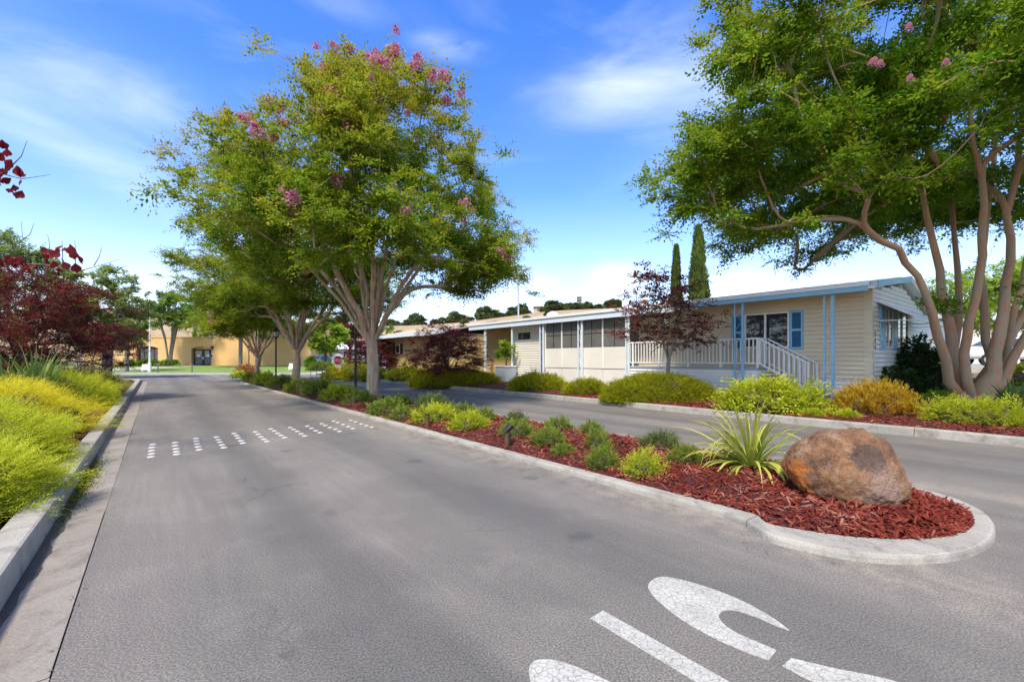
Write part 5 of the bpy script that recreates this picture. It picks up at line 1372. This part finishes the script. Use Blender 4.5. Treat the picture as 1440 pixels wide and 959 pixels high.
mass(21.0, -2.0, 1.0, 2.0, .85, 'gj', 'green juniper behind the green yellow one by the left kerb', 3400, .3)
mass(20.0, -4.0, 1.8, 2.0, 1.35, 'gj', 'dark green spreading conifer under the wine red maple', 3000, .4)
mass(24.5, -2.3, 1.2, 2.6, .85, 'lj', 'last lime juniper at the far end of the left kerb', 3000, .3)
# strap-leaved clumps
def clump(px, pyb, hpx, sty, n, wd, label, name='strap_leaf_plant', spread=1.0, droop=1.0, Y=None):
    if Y is None: x, y, z = gpt(px, pyb)
    else: y = Y; x = (px-CX)/F*Y; z = gz(x, y)
    me = strap_mesh(rng, n, hpx*y/F, wd, G[sty], spread, droop)
    o = mobj(name, me, None, (x, y, z-.02)); return tag(o, label, 'plant')
clump(1055, 657, 122, 'strap', 130, .034, 'variegated yellow green strap leaf clump beside the boulder', spread=2.1, droop=1.75)
clump(458, 553, 34, 'strap', 80, .045, 'variegated strap leaf clump in the median in front of the second trunk', spread=1.2, droop=1.1)
clump(492, 560, 24, 'strap', 40, .04, 'small strap leaf clump left of the tall lamp post', spread=1.0)
clump(375, 537, 16, 'strap', 40, .05, 'small strap leaf clump left of the shorter lamp post')
clump(50, 0, 98, 'flax', 70, .07, 'green flax clump in front of the wine red maple trunk', 'flax_plant', 1.0, .7, Y=11.2)
clump(5, 0, 80, 'flax', 40, .06, 'green flax clump at the left edge beside the larger flax', 'flax_plant', 1.1, .7, Y=11.6)
clump(118, 0, 75, 'bronze', 60, .05, 'bronze flax clump between the green flax and the dark conifer', 'flax_plant', 1.2, .6, Y=13.4)
clump(1425, 575, 48, 'flax', 46, .06, 'green flax clump right of the many stemmed tree', 'flax_plant', 1.1, .8)
clump(752, 533, 36, 'dry', 50, .02, 'bare grey stemmed shrub in front of the storage wall', 'bare_shrub', 1.1, .15, Y=19.0)
clump(592, 0, 22, 'dry', 50, .03, 'dry grassy clump at the corner of the yellow ochre home', 'bare_shrub', .6, .2, Y=27)

# ------------------------------------------------------------------ boulder
def boulder():
    bm = bmesh.new(); bmesh.ops.create_icosphere(bm, subdivisions=6, radius=1)
    for v in bm.verts:
        p = v.co.copy()
        n = p.normalized()
        p = Vector((abs(n.x)**.97*math.copysign(1, n.x), abs(n.y)**.97*math.copysign(1, n.y), abs(n.z)**.98*math.copysign(1, n.z)))
        r = 1+.09*noise.noise(n*1.3+Vector((4, 1, 2)))+.06*noise.noise(n*3.1)+.040*abs(noise.noise(n*5.5))+.026*noise.noise(n*9)+.018*noise.noise(n*19)+.010*noise.noise(n*45)
        p = p*r
        p.x *= 1-.22*max(0, p.z); p.y *= 1-.18*max(0, p.z)
        f = -.62*p.x-.3*p.y-.75*p.z        # flattened lower left face
        if f > .84:
            d = (f-.78)*.6; p += Vector((.62, -.2, .75))*d
        g = .8*p.x-.45*p.y+.35*p.z
        if g > .88: p -= Vector((.8, -.45, .35))*(g-.88)*.5
        v.co = (p.x*.49, p.y*.44, p.z*.42)
    m = bpy.data.materials.new('boulder_stone'); m.use_nodes = True
    t = NT(m.node_tree); b = t.n['Principled BSDF']; tcn = t.add('ShaderNodeTexCoord').outputs['Object']
    def nz(sc, det=8, rg=.65, dist=.3, off=0): return t.add('ShaderNodeTexNoise', {'Vector': t.add('ShaderNodeMapping', {'Vector': tcn, 'Location': (off, off, 0)}).outputs[0], 'Scale': sc, 'Detail': det, 'Roughness': rg, 'Distortion': dist}).outputs[0]
    c = t.ramp(nz(5), [(.3, (.12, .058, .03)), (.44, (.22, .105, .048)), (.55, (.31, .15, .062)), (.68, (.38, .25, .15))])
    c = t.mix(t.math('MULTIPLY', t.ramp(nz(9, off=3), [(.55, 0.0), (.68, 1.0)]), .7), c, (.36, .28, .21))
    c = t.mix(t.math('MULTIPLY', t.ramp(nz(14, off=7), [(.56, 0.0), (.66, 1.0)]), .75), c, (.10, .055, .035))
    def patch(x, y, z, r, soft, col, k):
        nonlocal c
        d = t.add('ShaderNodeVectorMath', {0: tcn, 1: (x, y, z)}, operation='DISTANCE').outputs['Value']
        d = t.math('ADD', d, t.math('MULTIPLY_ADD', nz(6, off=x*9), .34, -.17))
        f = t.add('ShaderNodeMapRange', {0: d, 1: r, 2: r-soft, 3: 0.0, 4: 1.0}).outputs[0]
        c = t.mix(t.math('MULTIPLY', f, k), c, col)
    patch(-.36, -.34, -.17, .27, .07, (.46, .14, .012), .9)
    patch(.22, -.27, .26, .15, .015, (.085, .055, .042), .8)
    patch(.36, -.30, .0, .24, .16, (.38, .27, .21), .6)
    c = t.mix(.6, c, t.ramp(nz(42, 5, .8), [(.35, (.5,)*3), (.65, (1.4,)*3)]), 'MULTIPLY')
    t.l.new(c, b.inputs['Base Color']); b.inputs['Roughness'].default_value = .85
    hh = t.math('ADD', nz(20), t.math('MULTIPLY', nz(60), .5))
    t.l.new(t.add('ShaderNodeBump', {'Strength': 1.0, 'Distance': .05, 'Height': hh}).outputs[0], b.inputs['Normal'])
    o = bobj('boulder', bm, m, None, True)
    x, y, z = gpt(1187, 716, .10); y += .36; x = (1187-CX)/F*y
    o.location = (x, y, .10+.225); o.rotation_euler = (0, R(8), R(-50))
    return tag(o, 'big rounded orange brown boulder on the red mulch at the median tip', 'rock')
boulder()

# ------------------------------------------------------------------ wood chips, litter
def chips(name, pts, rng, Lr=(.03, .085), m='chip', tilt=.35):
    n = len(pts); az = rng.uniform(0, 2*math.pi, n); L = rng.uniform(*Lr, n); wd = L*rng.uniform(.16, .34, n); th = wd*.35
    tl = rng.normal(size=n)*tilt
    D = np.stack([np.cos(az)*np.cos(tl), np.sin(az)*np.cos(tl), np.sin(tl)], 1); S = np.stack([-np.sin(az), np.cos(az), rng.normal(size=n)*.25], 1); S = unit(S); N = np.cross(D, S)
    C = np.asarray(pts)+np.array((0, 0, 1))*(np.abs(np.sin(tl))*L*.5+.004)[:, None]
    V = []
    for a, b, c in ((-1, -.7, 0), (1, -.5, 0), (.9, .6, 0), (-.9, .8, 0), (-.8, -.5, 1), (.85, -.35, 1), (.75, .4, 1), (-.7, .55, 1)):
        V.append(C+D*(L*a/2)[:, None]+S*(wd*b/2)[:, None]*1.2+N*(th*c)[:, None])
    V = np.stack(V, 1).reshape(-1, 3); base = np.arange(n)[:, None]*8
    Q = np.concatenate([base+np.array(f) for f in ((4, 5, 6, 7), (0, 1, 5, 4), (1, 2, 6, 5), (2, 3, 7, 6), (3, 0, 4, 7))])
    o = mobj(name, npmesh(name, V, Q, [M[m] if m in M else G[m]], attr=np.zeros(len(V)))); o['kind'] = 'stuff'; return o
rng = np.random.default_rng(31)
pts = []
while len(pts) < 21000:
    s = tip_s+(17-tip_s)*rng.random()**2.1; a, b = med_range(s); p = rng.uniform(a-.02, b+.02)
    x, y, _ = P(s, p); pts.append((x, y, med_z(x, y, s, p)+rng.uniform(-.004, .03)))
chips('mulch_chips', pts, rng)
pts = []
for _ in range(9000):
    s = -2+14*rng.random(); p = KR+.15+3.0*rng.random()**1.3; x, y, _ = P(s, p); pts.append((x, y, gz(x, y)+bumpy(x, y)+rng.uniform(0, .02)))
for _ in range(2600):
    s = 2+12*rng.random(); p = KLB-.02-1.1*rng.random(); x, y, _ = P(s, p); pts.append((x, y, gz(x, y)+bumpy(x, y)+rng.uniform(0, .02)))
chips('mulch_chips', pts, rng, (.04, .10))
pts = []
for _ in range(150):
    a = rng.uniform(1040, 1400); b = rng.uniform(700, 800); x, y, _ = gpt(a, b, 0); s, p = SP(x, y); aa, bb = med_range(max(s, tip_s))
    if s < tip_s-.25 or p < ML-.02: pts.append((x, y, .002))
pts += [(*gpt(1361, 732, MK)[:2], MK+.002), (*gpt(1355, 738, MK)[:2], MK+.002), (*gpt(1362, 781, 0)[:2], .002)]
for _ in range(220):
    s = rng.uniform(1.5, 24); x, y, _ = P(s, SEAM+rng.normal()*.03); pts.append((x, y, .003))
chips('road_litter', pts, rng, (.006, .03), 'dry')
# petals and dark silt in the gutter
pts = []
for _ in range(260):
    s = abs(rng.normal())*1.1+1.2; p = KL+.02+abs(rng.normal())*.10; x, y, _ = P(s, p); pts.append((x, y, -.025+.0*p))
for _ in range(500):
    s = rng.uniform(14, 33); p = KL+.03+abs(rng.normal())*.09; x, y, _ = P(s, p); pts.append((x, y, -.024))
chips('fallen_petals', pts, rng, (.012, .028), 'pink', .2)
def blob_sheet(name, s0, s1, wfn, z, m, seed):
    V = []; ns = 220; npp = 6
    for i in range(ns+1):
        s = s0+(s1-s0)*i/ns; wd = max(.004, wfn((s-s0)/(s1-s0))*(1+.5*noise.noise(Vector((s*3.1, seed, 0)))+.25*noise.noise(Vector((s*9, seed, 3)))))
        for j in range(npp+1):
            p = KL+.006+min(wd, .30)*j/npp; zz = -.03+(p-KL)/(SEAM-KL)*.032; V.append(P(s, p, zz+.004))
    Q = [(i*(npp+1)+j, (i+1)*(npp+1)+j, (i+1)*(npp+1)+j+1, i*(npp+1)+j+1) for i in range(ns) for j in range(npp)]
    o = mobj(name, npmesh(name, V, Q, [m], smooth=True)); o['kind'] = 'structure'; return o
blob_sheet('puddle', .9, 2.95, lambda t: .24*math.sin(math.pi*clampf(t*.8+.2, 0, 1))**.6, 0, M['puddle'], 2)
M['silt'] = mat('wet_silt', (.05, .042, .035), (.08, .065, .05), 12, .6, .5, 50)
blob_sheet('gutter_silt', 2.9, 9.3, lambda t: .075*(1-abs(2*t-1)**3)+.01, 0, M['silt'], 7)
# weeds along the gutter
n = 1500; s = rng.normal(7.3, .75, n); p = KL+.02+np.abs(rng.normal(size=n))*.075
C = np.stack([U[0]*s+W[0]*p, U[1]*s+W[1]*p, np.full(n, -.02)], 1)
V, Q = leaf_quads(C, np.array((0, 0, .8))+rng.normal(size=(n, 3))*.6, rng.normal(size=(n, 3)), .035, .010)
o = mobj('gutter_weeds', npmesh('gutter_weeds', V, Q, [G['weed']], attr=np.zeros(len(V)))); o['kind'] = 'stuff'
# lawn blades on the near lawn patch
n = 9000; s = rng.uniform(-1, 3.1, n); p = rng.uniform(15.5, 19, n)
C = np.stack([U[0]*s+W[0]*p, U[1]*s+W[1]*p, np.array([gz(U[0]*a+W[0]*b, U[1]*a+W[1]*b)+.03 for a, b in zip(s, p)])], 1)
V, Q = leaf_quads(C, np.array((0, 0, 1.))+rng.normal(size=(n, 3))*.35, rng.normal(size=(n, 3)), .09, .02)
o = mobj('lawn_grass', npmesh('lawn_grass', V, Q, [G['lime']], attr=np.zeros(len(V)))); o['kind'] = 'stuff'

# ------------------------------------------------------------------ lamp posts, path lights, signs, flagpole
def lamp_post(px, py, h, label, thick=.045):
    x, y, z = gpt(px, py)
    r = root_of('lamp_post', label, 'lamp post', (x, y, z), 'black lamp posts in the median')
    one('base', lambda bm: tube(bm, [(0, 0, -.1), (0, 0, .06)], .17, 12), M['kerb'], r)
    one('pole', lambda bm: tube(bm, [(0, 0, .06), (0, 0, .3), (0, 0, .32), (0, 0, h-.45)], [thick*1.5, thick*1.4, thick, thick*.9], 12), M['dark'], r)
    one('collar', lambda bm: tube(bm, [(0, 0, h-.46), (0, 0, h-.43), (0, 0, h-.40)], [.05, .12, .13], 12), M['dark'], r)
    one('lamp_glass', lambda bm: tube(bm, [(0, 0, h-.40), (0, 0, h-.12)], [.10, .17], 12), M['lamp_glass'], r)
    def cage(bm):
        for i in range(6):
            a = i*math.pi/3; tube(bm, [(.105*math.cos(a), .105*math.sin(a), h-.40), (.178*math.cos(a), .178*math.sin(a), h-.12)], .009, 5)
        tube(bm, [(0, 0, h-.12), (0, 0, h-.10), (0, 0, h-.02), (0, 0, h+.05)], [.20, .20, .10, .02], 12)
    one('lamp_cap', cage, M['dark'], r)
lamp_post(500, 557, 3.25, 'tall black lamp post left of the nearest crape myrtle trunk')
lamp_post(388, 537, 2.9, 'black lamp post with a glass lantern head between the second and third trunks')
lamp_post(350, 527, 2.6, 'farthest slim black lamp post by the orange shrub')
x, y, z = gpt(601, 601)
r = root_of('path_light', 'short brown wooden stake light near the kerb between lime green mounds', 'path light', (x, y, z))
one('post', lambda bm: tube(bm, [(0, 0, -.08), (0, 0, .25)], .045, 10), M['stake'], r, False)
one('cap', lambda bm: tube(bm, [(0, 0, .25), (0, 0, .265)], .05, 10), M['dark'], r)
x, y, z = gpt(713, 627)
r = root_of('spotlight', 'black spotlight tilted up on a brown stake in the median mulch', 'spotlight', (x, y, z))
one('stake', lambda bm: tube(bm, [(0, 0, -.08), (0, 0, .20)], .04, 10), M['stake'], r)
one('spotlight_head', lambda bm: tube(bm, [(-.05, 0, .19), (.02, .02, .26), (.07, .04, .31)], [.035, .045, .055], 12), M['dark'], r)
one('bracket', lambda bm: tube(bm, [(.045, -.02, -.02), (.045, -.02, .22)], .012, 6), M['dark'], r)
# stop sign on a short white pillar
Y = 31.5; x = (475-CX)/F*Y; z0 = gz(x, Y); zc = H+(HOR-506.5)/F*Y
sg = root_of('stop_sign', 'red octagonal stop sign on a short white post by the far yellow mound', 'sign', (x, Y, z0))
one('post', lambda bm: box(bm, -.20, .20, .04, .16, -.1, zc-z0+.1), M['white'], sg)
def octo(bm, r, y0, y1): prism(bm, [(r*math.cos(math.pi/8+i*math.pi/4), y0, zc-z0+r*math.sin(math.pi/8+i*math.pi/4)) for i in range(8)], (0, y1-y0, 0))
one('sign_rim', lambda bm: octo(bm, .33, 0.0, .03), M['signwhite'], sg)
one('sign_face', lambda bm: octo(bm, .305, -.006, 0.0), M['red'], sg)
text_mesh('sign_lettering', 'STOP', .25, .002, M['signwhite'], sg, (0, -.010, zc-z0-.09), (R(90), 0, 0))
one('white_board', lambda bm: box(bm, -.44, -.10, .05, .09, zc-z0-.22, zc-z0+.26), M['signwhite'], sg)
# flagpole
Y = 45.5; x = (210.5-CX)/F*Y; z0 = gz(x, Y)
fp = root_of('flagpole', 'tall white flagpole without a flag on the clubhouse lawn', 'flagpole', (x, Y, z0))
one('pole', lambda bm: tube(bm, [(0, 0, 0), (0, 0, 1.3), (0, 0, 4.0), (0, 0, (HOR-412)/F*Y+H-z0)], [.10, .085, .06, .03], 10), M['signwhite'], fp)
one('base_sleeve', lambda bm: tube(bm, [(0, 0, -.1), (0, 0, .9)], .14, 10), M['signwhite'], fp)
one('finial', lambda bm: tube(bm, [(0, 0, (HOR-412)/F*Y+H-z0), (0, 0, (HOR-412)/F*Y+H-z0+.1)], .06, 8), M['rim'], fp)
def small_sign(px, py, label):
    x, y, z = gpt(px, py); y = min(y, 55); x = (px-CX)/F*y; z = gz(x, y)
    r = root_of('yard_sign', label, 'sign', (x, y, z))
    one('board', lambda bm: prism(bm, [(-.45, 0, .16), (.45, 0, .16), (.36, .1, .75), (-.36, .1, .75)], (0, .03, 0)), M['signwhite'], r)
    for a in (-.36, .30): one('leg', lambda bm: box(bm, a, a+.06, .035, .07, 0, .2), M['signwhite'], r)
small_sign(411, 521, 'small white yard sign on the lawn between two crape myrtle trunks')
small_sign(204, 522.5, 'white utility cabinet sign on the lawn beside the flagpole')
for px, lb in ((222, 'dark green bollard on the lawn edge right of the flagpole'), (270, 'dark green bollard beside the clubhouse path')):
    Y = 42.9 if px == 222 else 44.5; x = (px-CX)/F*Y
    r = root_of('bollard', lb, 'bollard', (x, Y, gz(x, Y)))
    one('post', lambda bm: tube(bm, [(0, 0, -.05), (0, 0, .8)], .055, 8), M['cargreen'], r)
    one('cap', lambda bm: tube(bm, [(0, 0, .8), (0, 0, .84), (0, 0, .9)], [.09, .09, .03], 8), M['cargreen'], r)
x, y, z = P(36, 9.0); 
def thin_barrier():
    r = root_of('handrail', 'low thin metal rail beyond the strap leaf clump at the end of the right lane', 'handrail')
    x0, x1, Y = cx(437, 33), cx(453, 33), 33
    for q in (x0, (x0+x1)/2, x1): one('post', lambda bm: tube(bm, [(q, Y, 0), (q, Y, .72)], .02, 6), M['cargreen'], r)
    one('top_rail', lambda bm: tube(bm, [(x0, Y, .72), (x1, Y, .72)], .02, 6), M['cargreen'], r)
thin_barrier()

# ------------------------------------------------------------------ cars
def make_car(label, paint, loc, rz):
    r = root_of('parked_car', label, 'car', loc, None, rz)
    side = [(-2.2, .32), (-2.25, .62), (-2.1, .86), (-1.5, .95), (-.9, 1.38), (-.3, 1.47), (.5, 1.45), (1.15, 1.02), (1.95, .88), (2.2, .66), (2.22, .35)]
    def body(bm):
        L = []
        for sx in (-1, 1):
            L.append([[bm.verts.new((a, sx*(.86 if b < .97 else .86-.24*(b-.97)/.5), b)) for a, b in side]])
        a, b = L[0][0], L[1][0]; n = len(side)
        for i in range(n): j = (i+1) % n; bm.faces.new((a[i], a[j], b[j], b[i]))
        bm.faces.new(a); bm.faces.new(b[::-1])
        bmesh.ops.bevel(bm, geom=bm.edges[:], offset=.05, segments=2, affect='EDGES', clamp_overlap=True)
    one('body', body, paint, r, True)
    for sx in (-1, 1):
        y0 = sx*.83
        for pts in ([(-1.28, 1.0), (-.82, 1.33), (-.30, 1.40), (-.30, 1.0)], [(-.2, 1.0), (-.2, 1.40), (.45, 1.38), (1.0, 1.04), (1.0, 1.0)]):
            one('side_window', lambda bm: prism(bm, [(a, sx*(.868-.24*(b-.97)/.5), b) for a, b in pts], (0, sx*.012, 0)), M['glass'], r)
        for xx in (-1.38, 1.38):
            wh = one('wheel', lambda bm: tube(bm, [(xx, sx*.68, .32), (xx, sx*.89, .32)], .32, 18), M['tyre'], r)
            one('rim', lambda bm: tube(bm, [(xx, sx*.885, .32), (xx, sx*.90, .32)], .2, 14), M['rim'], wh)
        one('headlight', lambda bm: box(bm, 2.1, 2.26, sx*.75-.14, sx*.75+.14, .60, .74), M['lamp_glass'], r)
        one('tail_light', lambda bm: box(bm, -2.27, -2.13, sx*.72-.14, sx*.72+.14, .64, .80), M['red'], r)
    one('windscreen', lambda bm: prism(bm, [(.58, -.66, 1.43), (1.14, -.76, 1.06), (1.14, .76, 1.06), (.58, .66, 1.43)], (.012, 0, .018)), M['glass'], r)
    one('rear_window', lambda bm: prism(bm, [(-.98, -.66, 1.36), (-1.46, -.76, 1.0), (-1.46, .76, 1.0), (-.98, .66, 1.36)], (-.012, 0, .018)), M['glass'], r)
Y = 24; x = (1418-CX)/F*Y; make_car('white car parked beyond the stems of the many stemmed tree', M['carwhite'], (x, Y, H-(514-HOR)/F*Y), R(165))
one('right_driveway', lambda bm: [hexa(bm, [(x-6, Y-3, -.2), (x+14, Y-3, -.2), (x+14, Y+8, -.2), (x-6, Y+8, -.2)]+[(x-6, Y-3, H-(514-HOR)/F*Y-.002), (x+14, Y-3, H-(514-HOR)/F*Y-.002), (x+14, Y+8, H-(514-HOR)/F*Y-.002), (x-6, Y+8, H-(514-HOR)/F*Y-.002)])], M['walk'], kind='structure')
Y = 60; x = (450-CX)/F*Y; make_car('grey green car parked below the lime green tree', M['cargreen'], (x, Y, gz(x, Y)), R(80))
